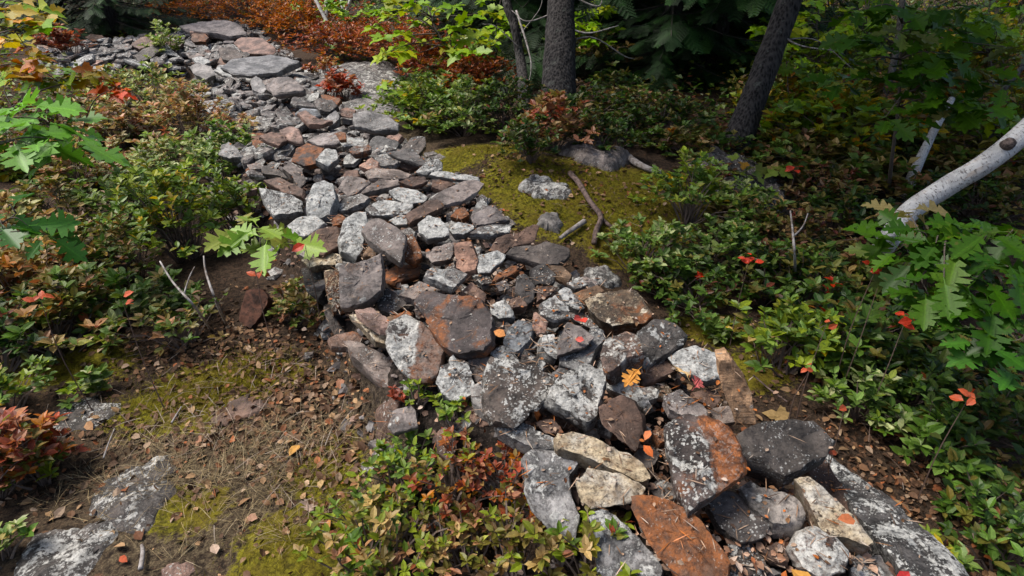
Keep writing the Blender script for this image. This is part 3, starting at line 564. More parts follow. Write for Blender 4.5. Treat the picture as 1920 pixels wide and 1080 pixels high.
 ('C', .15, .58, .35, 'big block with cream lichen and an orange upper edge right of the wall middle', [(1098, 562), (1125, 549), (1160, 546), (1192, 545), (1207, 566), (1224, 590), (1206, 604), (1150, 611), (1128, 598), (1106, 578)], (.70, .55, .35)),
 ('K', .08, .56, .4, 'dark grey stone right behind the grey lichen stone in the right half', [(996, 506), (1020, 494), (1042, 515), (1036, 534), (1006, 530)], (.2, .1, .1)),
 ('K', .08, .56, .6, 'long charcoal flecked stone pointing toward the viewer', [(968, 540), (971, 520), (985, 513), (1003, 536), (1001, 558), (988, 568)], (.4, .0, .1)),
 ('B', .06, .54, .3, 'olive brown stone right of the long charcoal flecked stone', [(1006, 536), (1046, 538), (1032, 552), (1010, 562)], None),
 ('T', .06, .55, .2, 'tan slab with a dark hollow right of the large oval slab', [(1029, 499), (1055, 499), (1071, 514), (1066, 524), (1046, 516)], (.1, .3, .1)),
 ('G', .06, .53, .3, 'grey stone at the edge of the moss below the large oval slab', [(1064, 530), (1085, 518), (1102, 533), (1080, 541)], None),
 ('S', .08, .56, .4, 'blue grey lichened stone left of the big cream lichen block', [(1048, 547), (1065, 538), (1080, 555), (1096, 576), (1081, 581), (1062, 570)], (.7, .0, .3)),
 ('T', .08, .54, .3, 'tan brown block right behind the big cream lichen block', [(1078, 549), (1120, 534), (1132, 545), (1105, 560), (1090, 562)], (.15, .4, .1)),
 ('G', .10, .57, .45, 'grey round stone densely spotted with lichen', [(1013, 572), (1040, 554), (1064, 574), (1068, 594), (1042, 600), (1016, 590)], (.72, .0, .2)),
 ('B', .06, .55, .3, 'small brown wedge left of the grey densely spotted stone', [(955, 562), (975, 556), (989, 572), (962, 575)], (.02, .3, .05)),
 ('W', .09, .57, .5, 'white grey block right behind the large rounded slab', [(920, 572), (945, 560), (958, 578), (966, 594), (936, 596), (921, 586)], (.75, .0, .2)),
 ('K', .07, .53, .4, 'dark flecked stone touching the right side of the large rounded slab', [(920, 606), (950, 600), (962, 614), (942, 630), (922, 626)], (.4, .1, .1)),
 ('B', .08, .54, .5, 'brown lichened block behind the large rounded slab', [(862, 548), (885, 530), (910, 550), (906, 568), (880, 562)], (.4, .2, .2)),
 ('K', .05, .52, .3, 'flat dark piece in front of the white block', [(884, 516), (910, 511), (923, 528), (904, 534)], None),
 ('V', .05, .53, .5, 'little plum stone in front of the brick red wedge', [(930, 532), (948, 525), (956, 540), (938, 546)], None),
 ('V', .06, .51, .3, 'brown plum slab in the hollow behind the wedge with red leaves', [(1066, 585), (1096, 588), (1128, 612), (1110, 616), (1080, 602)], None),
 ('C', .08, .46, .5, 'mossy cream stone in the left face under the brown striped stone', [(566, 484), (600, 470), (640, 478), (636, 497), (604, 497), (580, 502)], (.6, .3, .4)),
 ('D', .14, .36, .9, 'dark shaded stone low in the left face of the wall', [(566, 504), (600, 503), (606, 540), (596, 562), (574, 545)], (.4, .1, .4)),
 ('D', .12, .32, .9, 'dark lower stone in the left face beneath the rusty cream one', [(604, 572), (628, 596), (646, 626), (640, 650), (616, 610)], (.3, .2, .4)),
 ('T', .05, .53, .2, 'orange tan sliver between the chunky stone and the brick shaped one', [(722, 596), (764, 583), (770, 590), (745, 604), (728, 606)], (.1, .6, .1)),
 ('X', .07, .53, .3, 'rusty stone tucked under the upper left of the large rounded slab', [(776, 566), (790, 552), (806, 556), (798, 590), (780, 596)], None),
 ('T', .06, .51, .4, 'tan lichened stone above the orange rusty flat stone', [(680, 478), (696, 456), (706, 470), (700, 480)], (.4, .4, .1)),
 ('R', .05, .55, .4, 'small rust brown stone left of the tall pale oval stone', [(620, 412), (636, 400), (650, 410), (640, 420), (624, 422)], None),
 ('W', .05, .53, .3, 'little pale stone above the slate triangle', [(730, 412), (748, 402), (768, 408), (762, 420), (742, 420)], (.8, .1, .2)),
]
# words by which the other stones find their place: index of the stone above -> short name
REF = {0: 'large rounded rusty striped slab', 8: 'big white spotted slab', 18: 'large dark block with rusty edge', 20: 'dark slab with white top', 23: 'standing tan stone', 25: 'brown pyramid stone',
       30: 'half rust half grey slab', 31: 'big dark boulder', 32: 'cream yellow slab', 38: 'rust orange slab', 56: 'large dark upright slab', 60: 'tall pale oval stone', 61: 'slate triangular slab',
       67: 'pink standing block', 70: 'large dark oval slab', 72: 'long white slab', 78: 'broad white slab', 81: 'big pale boulder', 82: 'black veined white stone', 84: 'flat purple slab',
       86: 'broad brown purple slab', 91: 'pale blue white slab', 94: 'cream triangular stone', 97: 'rusty rough stone', 101: 'pink kite shaped stone', 104: 'small bright orange stone', 107: 'largest pale slab', 108: 'far top slab',
       109: 'tan brown far slab', 110: 'grey four sided block', 111: 'flat topped block', 114: 'brown grey far slab', 116: 'round dark grey stone', 119: 'brown rusty edge stone', 121: 'dark red brown block'}

TOPS = []
def rock_obj(poly3, nrm, th, seed, kind, ov, label, name='wall_stone', group='stones of the dry stone wall', nper=48):
    rng = np.random.default_rng(seed)
    poly3 = np.asarray(poly3); c = poly3.mean(0); nrm = nrm / np.linalg.norm(nrm)
    u = np.cross((0, 1, 0), nrm); u /= np.linalg.norm(u); v = np.cross(nrm, u)
    q = np.stack([(poly3 - c) @ u, (poly3 - c) @ v], 1)
    if ((q[:, 0] * np.roll(q[:, 1], -1)) - (q[:, 1] * np.roll(q[:, 0], -1))).sum() < 0: q = q[::-1]
    L = np.linalg.norm(np.roll(q, -1, 0) - q, axis=1); cum = np.concatenate([[0], np.cumsum(L)]); tot = cum[-1]
    size = math.sqrt(abs(((q[:, 0] * np.roll(q[:, 1], -1)) - (q[:, 1] * np.roll(q[:, 0], -1))).sum()) / 2) + 1e-4
    s = np.linspace(0, tot, nper, endpoint=False)
    for cc in cum[:-1]: s[np.argmin(abs(s - cc))] = cc
    s.sort(); qq = np.concatenate([q, q[:1]])
    e = np.stack([np.interp(s, cum, qq[:, 0]), np.interp(s, cum, qq[:, 1])], 1)
    sm = (np.roll(e, 1, 0) + e + np.roll(e, -1, 0)) / 3; e = .88 * e + .12 * sm
    rings = [(.16, 0), (.34, 0), (.52, 0), (.68, 0), (.82, 0), (.93, 0), (.985, -.012), (1.0, -.06), (1.005, -.18), (.995, -.34), (.97, -.52), (.92, -.70), (.83, -.87), (.6, -1.0), (.25, -1.02)]
    an = np.arange(nper) * 1.0; jg = noise3(np.stack([an * .55, an * 0, an * 0 + seed], 1), 4) * .030 + noise3(np.stack([an * 1.9, an * 0, an * 0 + seed], 1), 6) * .018; e = e * (1 + jg)[:, None]
    V = [np.array([[0, 0, 0.]])]
    slant = rng.normal(0, .16, 2)
    for k, (r, z) in enumerate(rings):
        jag = 1 + (rng.normal(0, .012) if k > 6 else 0)
        p = np.concatenate([e * r * jag, np.full((nper, 1), z * th)], 1)
        p[:, :2] += slant * th * z; V.append(p)
    V.append(np.array([[0, 0, -1.03 * th]])); V = np.concatenate(V); V[-1, :2] += slant * -th
    so_ = rng.random(3) * 50
    amp = min(size, th * 2.5 + .02)
    # split layers of the schist on the top face
    f1 = fbm(V * (2.2 / size) + so_, 3, 2); lay = (np.floor(f1 * 2.2) / 2.2) * .05 * amp
    V[:, 2] += np.where(V[:, 2] > -.1 * th, lay, lay * .3)
    d = np.stack([fbm(V * (1.6 / size) + so_ + 9 * a, 11 + a, 3) for a in range(3)], 1); V += d * amp * np.array((.024, .024, .034))
    # side ledges
    lz = np.sin(V[:, 2] / (th * .22 + .004) + so_[0]) * .036 * amp; rr = np.linalg.norm(V[:, :2], axis=1)[:, None] + 1e-6
    V[:, :2] += np.where(V[:, 2:] < -.05 * th, V[:, :2] / rr * lz[:, None], 0)
    # chipped facets
    for k in range(rng.integers(2, 5)):
        a = rng.random() * 6.283; tl = R(rng.uniform(25, 78)); m = np.array((math.cos(a) * math.sin(tl), math.sin(a) * math.sin(tl), math.cos(tl)))
        pr = V @ m; off = pr.max() - (pr.max() - pr.mean()) * rng.uniform(.02, .13)
        ex = np.clip(pr - off, 0, None); V -= ex[:, None] * m * .96
    d2 = np.stack([fbm(V * (7 / size) + so_ + 3 * a, 31 + a, 3) for a in range(3)], 1); V += d2 * amp * .011
    W = c + V[:, :1] * u + V[:, 1:2] * v + V[:, 2:] * nrm
    if name == 'wall_stone': TOPS.append(W[1:1 + nper * 7][::5])
    mb = MB(); nR = len(rings); j = np.arange(nper); j2 = (j + 1) % nper; F = []
    for k in range(nR - 1):
        a, b = 1 + k * nper, 1 + (k + 1) * nper; F.append(np.stack([a + j, b + j, b + j2, a + j2], 1))
    mb.addk(W, np.concatenate(F)); last = 1 + (nR - 1) * nper; bot = len(W) - 1
    mb.f.setdefault(3, []).append(np.stack([np.zeros(nper, int), 1 + j, 1 + j2], 1)); mb.f[3].append(np.stack([np.full(nper, bot), last + j2, last + j], 1))
    o = mb.build(name, M_ROCK, origin=c, smooth=True, colors=False); o.data.set_sharp_from_angle(angle=R(24))
    col, li, ru, bl, wa = KIND[kind]
    if ov: li, ru, bl = ov
    if label.startswith('tall tan stone'): col = (.38, .25, .15)
    j_ = 1 + rng.normal(0, .14); hue = rng.normal(0, .035)
    o.color = (col[0] * j_ * (1 + hue), col[1] * j_, col[2] * j_ * (1 - hue), 1)
    cl = lambda x: float(np.clip(x, 0, 1.1))
    o['lichen'] = cl(li + rng.normal(0, .07)); o['rust'] = cl(ru); o['black'] = cl(bl); o['warm'] = cl(wa)
    o['half'] = 1.0 if label.startswith(('large slab with a grey lichen left half', 'black and white crusted chunky')) else 0.0
    tag(o, label, 'stone', group); return o
def plane_poly(px, z0, gy, gx=0.0):      # outline seen in the photo, laid on a plane of that height and slope
    d = rays(px); c = P(*np.mean(px, 0), z0); n = np.array((-gx, -gy, 1.0))
    t = ((c - CAM) @ n) / (d @ n); return CAM + d * t[:, None], n
placed = []                              # centre, radius of every stone
for i, (kd, th, z, gy, lab, poly, ov) in enumerate(ROCKS):
    rg = random.Random(i); k = len(poly)
    p3, n = plane_poly(poly, z, gy, rg.uniform(-.12, .12))
    if gy < 1: # let neighbours meet under the edge
        cc = p3.mean(0); p3 = cc + (p3 - cc) * 1.07
    rock_obj(p3, n, th * (.72 if gy < .6 and i != 47 else 1), 100 + i, kd, ov, lab, nper=64 if i < 60 else 48)
    placed.append((p3.mean(0), math.sqrt(((p3 - p3.mean(0))[:, :2] ** 2).sum(1).mean()) if gy < 1 else .08))

# the many other stones that pack the wall, each its own thing too
NAMES = {'G': 'grey', 'W': 'whitish', 'K': 'dark grey', 'B': 'brown', 'V': 'purple grey', 'P': 'pinkish', 'S': 'blue grey', 'R': 'rusty'}
def fill_stones(total):
    rng = np.random.default_rng(77); used = set(); cnt = 0; cen = [p for p, r in placed]; rad = [r for p, r in placed]
    polys = [r[5] for r in ROCKS]; refs = [(k, np.array(ROCKS[k][5]).mean(0)) for k in REF]
    b = np.concatenate([WALL, BEND]); lo, hi = b.min(0), b.max(0); tries = 0
    while cnt < total and tries < 60000:
        tries += 1
        x, y = lo + rng.random(2) * (hi - lo)
        d = max(sdist(np.array([x]), np.array([y]), WALL)[0], sdist(np.array([x]), np.array([y]), BEND)[0])
        if d < -.03 or y < 1.0: continue
        far = y > 3.6
        r = rng.uniform(.07, .16) if far else rng.uniform(.04, .085)
        if tries > 15000: r *= .75
        z = WTOP - .03 if d > .06 else WTOP - .10
        if far: z += .03 * rng.normal()
        px = to_px((x, y, z))[0]
        if px[1] > 1110: continue
        if any(inpoly(np.array([px[0]]), np.array([px[1]]), p)[0] for p in polys): continue
        C = np.array(cen); D = np.hypot(C[:, 0] - x, C[:, 1] - y)
        if (D < (np.array(rad) + r) * (.60 if far else .66)).any(): continue
        k = rng.integers(5, 8); a = np.sort((np.arange(k) + rng.uniform(-.3, .3, k)) * 6.283 / k); asp = rng.uniform(.55, 1); rot = rng.random() * 6.28
        q = np.stack([np.cos(a), np.sin(a) * asp], 1) * r * rng.uniform(.85, 1.15, (k, 1))
        q = q @ np.array([[math.cos(rot), -math.sin(rot)], [math.sin(rot), math.cos(rot)]])
        gx, gy = rng.normal(0, .22), rng.normal(.18, .25); p3 = np.concatenate([q + (x, y), (z + q @ (gx, gy))[:, None]], 1)
        kd = rng.choice(list('GWKBVPSR'), p=[.19, .17, .13, .15, .2, .08, .06, .02] if True else None)
        near = sorted(refs, key=lambda t: np.hypot(*(t[1] - px)))
        lab = None
        szw = 'small' if r < .06 else ('medium sized' if r < .11 else 'broad')
        shp = {5: 'angular', 6: 'flat', 7: 'rounded'}[int(k)]
        for n_, (kk, pc) in enumerate(near[:8]):
            dx, dy = px - pc
            rel = ('right of' if dx > 0 else 'left of') if abs(dx) > abs(dy) * 1.3 else ('in front of' if dy > 0 else 'behind')
            l = f'{szw} {shp} {NAMES[kd]} stone {rel} the {REF[kk]}'
            if l not in used: lab = l; break
        if lab is None: continue
        used.add(lab); cen.append(np.array((x, y, z))); rad.append(r)
        rock_obj(p3, np.array((-gx, -gy, 1.0)), r * (rng.uniform(.3, .6) if far else rng.uniform(.45, .85)), 2000 + tries, kd, None, lab, nper=30 if far else 36); cnt += 1
    print('filled', cnt, 'tries', tries)
    return np.array(cen), np.array(rad)
CEN, RAD = fill_stones(300 - len(ROCKS))

# broken chips in the gaps: nobody could count them
def stone_chips(n):
    rng = np.random.default_rng(5); mb = MB()
    tv = np.array([(1, 0, 0), (-1, 0, 0), (0, 1, 0), (0, -1, 0), (0, 0, .6), (0, 0, -.6), (.6, .6, .35), (-.6, .55, .35), (.5, -.6, .3), (-.6, -.6, .35)], float)
    tf = [(0, 6, 4), (6, 2, 4), (2, 7, 4), (7, 1, 4), (1, 9, 4), (9, 3, 4), (3, 8, 4), (8, 0, 4), (0, 2, 6), (2, 1, 7), (1, 3, 9), (3, 0, 8), (0, 5, 2), (2, 5, 1), (1, 5, 3), (3, 5, 0)]
    lo, hi = WALL.min(0), WALL.max(0); p = lo + rng.random((n * 5, 2)) * (hi - lo); p = p[p[:, 1] < 9.5]
    d = sdist(p[:, 0], p[:, 1], WALL); p = p[d > -.05][:n]; m = len(p)
    s = rng.uniform(.008, .03, m) * (1 + .6 * (p[:, 1] > 3)); z = gheight(p[:, 0], p[:, 1]) + s * .3
    a = rng.random(m) * 6.28; M = frames(np.stack([np.cos(a), np.sin(a), rng.normal(0, .3, m)], 1), np.tile((0, 0, 1.), (m, 1)) + rng.normal(0, .3, (m, 3)))
    M = M * (s[:, None, None] * np.stack([np.ones(m), rng.uniform(.5, .9, m), rng.uniform(.35, .9, m)], 1)[:, None, :])
    cols = pick(rng, [((.15, .14, .14), 4), ((.12, .07, .05), 3), ((.28, .27, .26), 2), ((.22, .15, .12), 2), ((.25, .09, .03), 1), ((.05, .045, .045), 3)], m)
    mb.inst(tv, tf, M, np.concatenate([p, z[:, None]], 1), cols)
    tag(mb.build('stone_chips', M_CHIP), 'loose chips and grit filling the gaps between the wall stones', 'stone chips', kind='stuff')
stone_chips(6000)

def small_stones(n):                     # the hundreds of smaller stones between those above
    rng = np.random.default_rng(15); mb = MB()
    lo, hi = np.minimum(WALL.min(0), BEND.min(0)), np.maximum(WALL.max(0), BEND.max(0)); p = lo + rng.random((n * 20, 2)) * (hi - lo); p = p[(p[:, 1] > 1.0) & (p[:, 1] < 12)]
    d = np.maximum(sdist(p[:, 0], p[:, 1], WALL), sdist(p[:, 0], p[:, 1], BEND)); k = (d > -.12); p, d = p[k], d[k]
    px = to_px(np.concatenate([p, np.full((len(p), 1), .5)], 1)); keep = np.ones(len(p), bool)
    for c, r in zip(CEN, RAD): keep &= np.hypot(p[:, 0] - c[0], p[:, 1] - c[1]) > r * .75
    p, d = p[keep][:n], d[keep][:n]; m = len(p)
    for i in range(m):
        k = int(rng.integers(5, 8)); a = np.sort((np.arange(k) + rng.uniform(-.35, .35, k)) * 6.283 / k); s = rng.uniform(.035, .095) * (1.0 if p[i, 1] > 3.8 else .68 if p[i, 1] > 2.4 else .62)
        q = np.stack([np.cos(a), np.sin(a) * rng.uniform(.5, 1)], 1) * s; t = rng.uniform(.3, .7) * s; rot = rng.random() * 6.28; q = q @ np.array([[math.cos(rot), -math.sin(rot)], [math.sin(rot), math.cos(rot)]])
        gx, gy = rng.normal(0, .3, 2); gy += .15; b = np.array((p[i, 0], p[i, 1], gz(p[i, 0], p[i, 1]) + t * .5 + ((.04 if p[i, 1] > 3 else .065) if d[i] > .08 else -.01)))
        R0 = np.concatenate([q * .8, (q * .8 @ (gx, gy))[:, None] + t * .5 + rng.normal(0, .08 * s, (k, 1))], 1); R1 = np.concatenate([q, (q @ (gx, gy))[:, None] + t * .2 + rng.normal(0, .06 * s, (k, 1))], 1); R2 = np.concatenate([q * .9, (q @ (gx, gy))[:, None] - t * .6], 1)
        V = np.concatenate([R0, R1, R2]) + b; j = list(range(k)); F = [tuple(j)] + [(x, k + x, k + (x + 1) % k, (x + 1) % k) for x in j] + [(k + x, 2 * k + x, 2 * k + (x + 1) % k, k + (x + 1) % k) for x in j]
        col = KIND[rng.choice(list('GWKBVPS'))][0]; mb.add(V, [f if len(f) != k else f for f in F])
    o = mb.build('small_wall_stones', M_ROCK, colors=False); o.color = (.215, .20, .193, 1)
    for a, b in (('lichen', .6), ('rust', .3), ('black', .2), ('warm', .08)): o[a] = b
    tag(o, 'hundreds of smaller stones packed between the larger ones along the far wall', 'stones', kind='stuff')
small_stones(1500)
# ------------------------------------------------------------------ low shrubs, each its own thing: stems + foliage
GRN, DGR, YGR, OLV = (.080, .145, .032), (.032, .065, .020), (.205, .260, .050), (.140, .125, .040)
PAL_, TAN, PNK, BRN = (.370, .410, .220), (.370, .270, .135), (.360, .185, .120), (.105, .055, .030)
RED, DRD, ORG, BRT, YEL = (.270, .070, .042), (.140, .040, .030), (.330, .130, .030), (.560, .060, .025), (.420, .290, .040)
LGR = (.145, .225, .070)
MIXES = {'pale': [(PAL_, 5), (LGR, 3), (TAN, 2), (YGR, 1.5), (PNK, .6)], 'green': [(LGR, 4), (GRN, 3), (PAL_, 2), (YGR, 1), (TAN, .4)], 'bright': [(YGR, 5), (LGR, 4), (GRN, 2), (YEL, .3), (TAN, .3)],
         'olive': [(OLV, 5), (GRN, 4), (TAN, 1.5), (PNK, .8), (BRN, 1), (LGR, 1), (ORG, .15)], 'tan': [(TAN, 4), (PNK, 4), (OLV, 3), (PAL_, 2), (RED, .3)], 'dark': [(DGR, 5), (GRN, 3), (OLV, 2), (BRN, 1), (DRD, .2)],
         'red': [(RED, 4), (DRD, 3), (PNK, 3), (ORG, 2), (OLV, 2), (GRN, 1)], 'rust': [((.42, .14, .022), 5), (RED, .7), ((.22, .075, .02), 3), (ORG, 3), (OLV, 1.6)], 'mix': [(YGR, 4), (OLV, 3), (TAN, 2.4), (PNK, 1.4), (GRN, 2), (RED, .5)],
         'deep': [(GRN, 5), (DGR, 3), (LGR, 2), (OLV, 1.5), (BRT, .10), (DRD, .3)], 'yellow': [(YGR, 4), (YEL, 2), (LGR, 3), (ORG, .6)], 'brown': [(BRN, 5), (OLV, 3), (TAN, 1), (DRD, 1), (DGR, 2)]}
GRP_SHRUB = 'low huckleberry shrubs around the wall'
def shrub(base, r, h, mix, seed, label, name='huckleberry_shrub', cat='shrub', group=GRP_SHRUB, leaf=.032, twigs=90, per=10, tmpl=OVAL, squash=1.0, open_=.2, lean=(0, 0), stemcol=(.16, .12, .10)):
    rng = np.random.default_rng(seed); base = np.asarray(base, float); h = h * rng.uniform(.8, 1.4); twigs = int(twigs * rng.uniform(.72, 1.0)); open_ = rng.uniform(.05, .35); leaf = leaf * rng.uniform(.85, 1.15)
    o = empty(name, base, label, cat, group)
    a = rng.random(twigs) * 6.283; rr = np.sqrt(rng.random(twigs))
    lob = 1 + .28 * np.sin(a * 3 + seed) + .2 * np.sin(a * 5 + seed * 2.3)
    tip = np.stack([np.cos(a) * rr * r * lob, np.sin(a) * rr * r * squash * lob, h * (open_ + (1 - open_) * rng.random(twigs) ** .55) * (1.05 - .55 * rr ** 2)], 1)
    tip[:, 0] += lean[0] * tip[:, 2]; tip[:, 1] += lean[1] * tip[:, 2]
    nb = 3 + int(rng.integers(0, 4)); roots = np.stack([rng.normal(0, r * .18, nb), rng.normal(0, r * .18, nb), np.full(nb, -.03)], 1)
    sb, lb = MB(), MB(); d_, p_ = [], []
    for i in range(twigs):
        b = roots[i % nb]; m = b + (tip[i] - b) * .5 + np.array((0, 0, .12 * h)) + rng.normal(0, .05 * r, 3)
        pts = np.array([b, b + (m - b) * .55 + rng.normal(0, .02 * r, 3), m, m + (tip[i] - m) * .55 + rng.normal(0, .02 * r, 3), tip[i]])
        if i % 2 == 0 or twigs < 40: tube(sb, pts, np.array((.0040, .0034, .0026, .0018, .0010)) * (1 + r) * (1.5 if i < nb else 1), 3, cap=False)
        dd = pts[-1] - pts[-2]; dd /= np.linalg.norm(dd) + 1e-9
        t = np.concatenate([np.full(per - per // 2, 1.0) - rng.random(per - per // 2) * .12, rng.uniform(.35, .9, per // 2)])
        seg = pts[2] + (pts[4] - pts[2]) * t[:, None]
        az = rng.random() * 6.28 + np.arange(per) * 2.4 + rng.normal(0, .3, per); el = rng.uniform(-.1, .65, per)
        ld = np.stack([np.cos(az) * np.cos(el), np.sin(az) * np.cos(el), np.sin(el)], 1) + dd * .45
        d_.append(ld); p_.append(seg)
    D = np.concatenate(d_); Q = np.concatenate(p_); n = len(D)
    L = leaf * rng.uniform(.6, 1.25, n)
    M = frames(D, np.tile((0, 0, 1.), (n, 1)) + rng.normal(0, .25, (n, 3)), rng.normal(0, .28, n)) * L[:, None, None]
    tc = pick(rng, MIXES[mix] if isinstance(mix, str) else mix, twigs); c = np.repeat(tc, per, 0)
    alt = pick(rng, MIXES[mix] if isinstance(mix, str) else mix, n); k = rng.random((n, 1)) < .4; c = np.where(k, alt, c) * rng.uniform(.8, 1.2, (n, 1))
    lb.inst(tmpl[0], tmpl[1], M, Q, np.clip(c, 0, 1))
    for m_ in (sb,): m_.c = [np.tile((*stemcol, 1), (len(v), 1)) for v in m_.v]
    sb.build('stems', M_STEM, o); lb.build('foliage', M_LEAF, o)
    return o
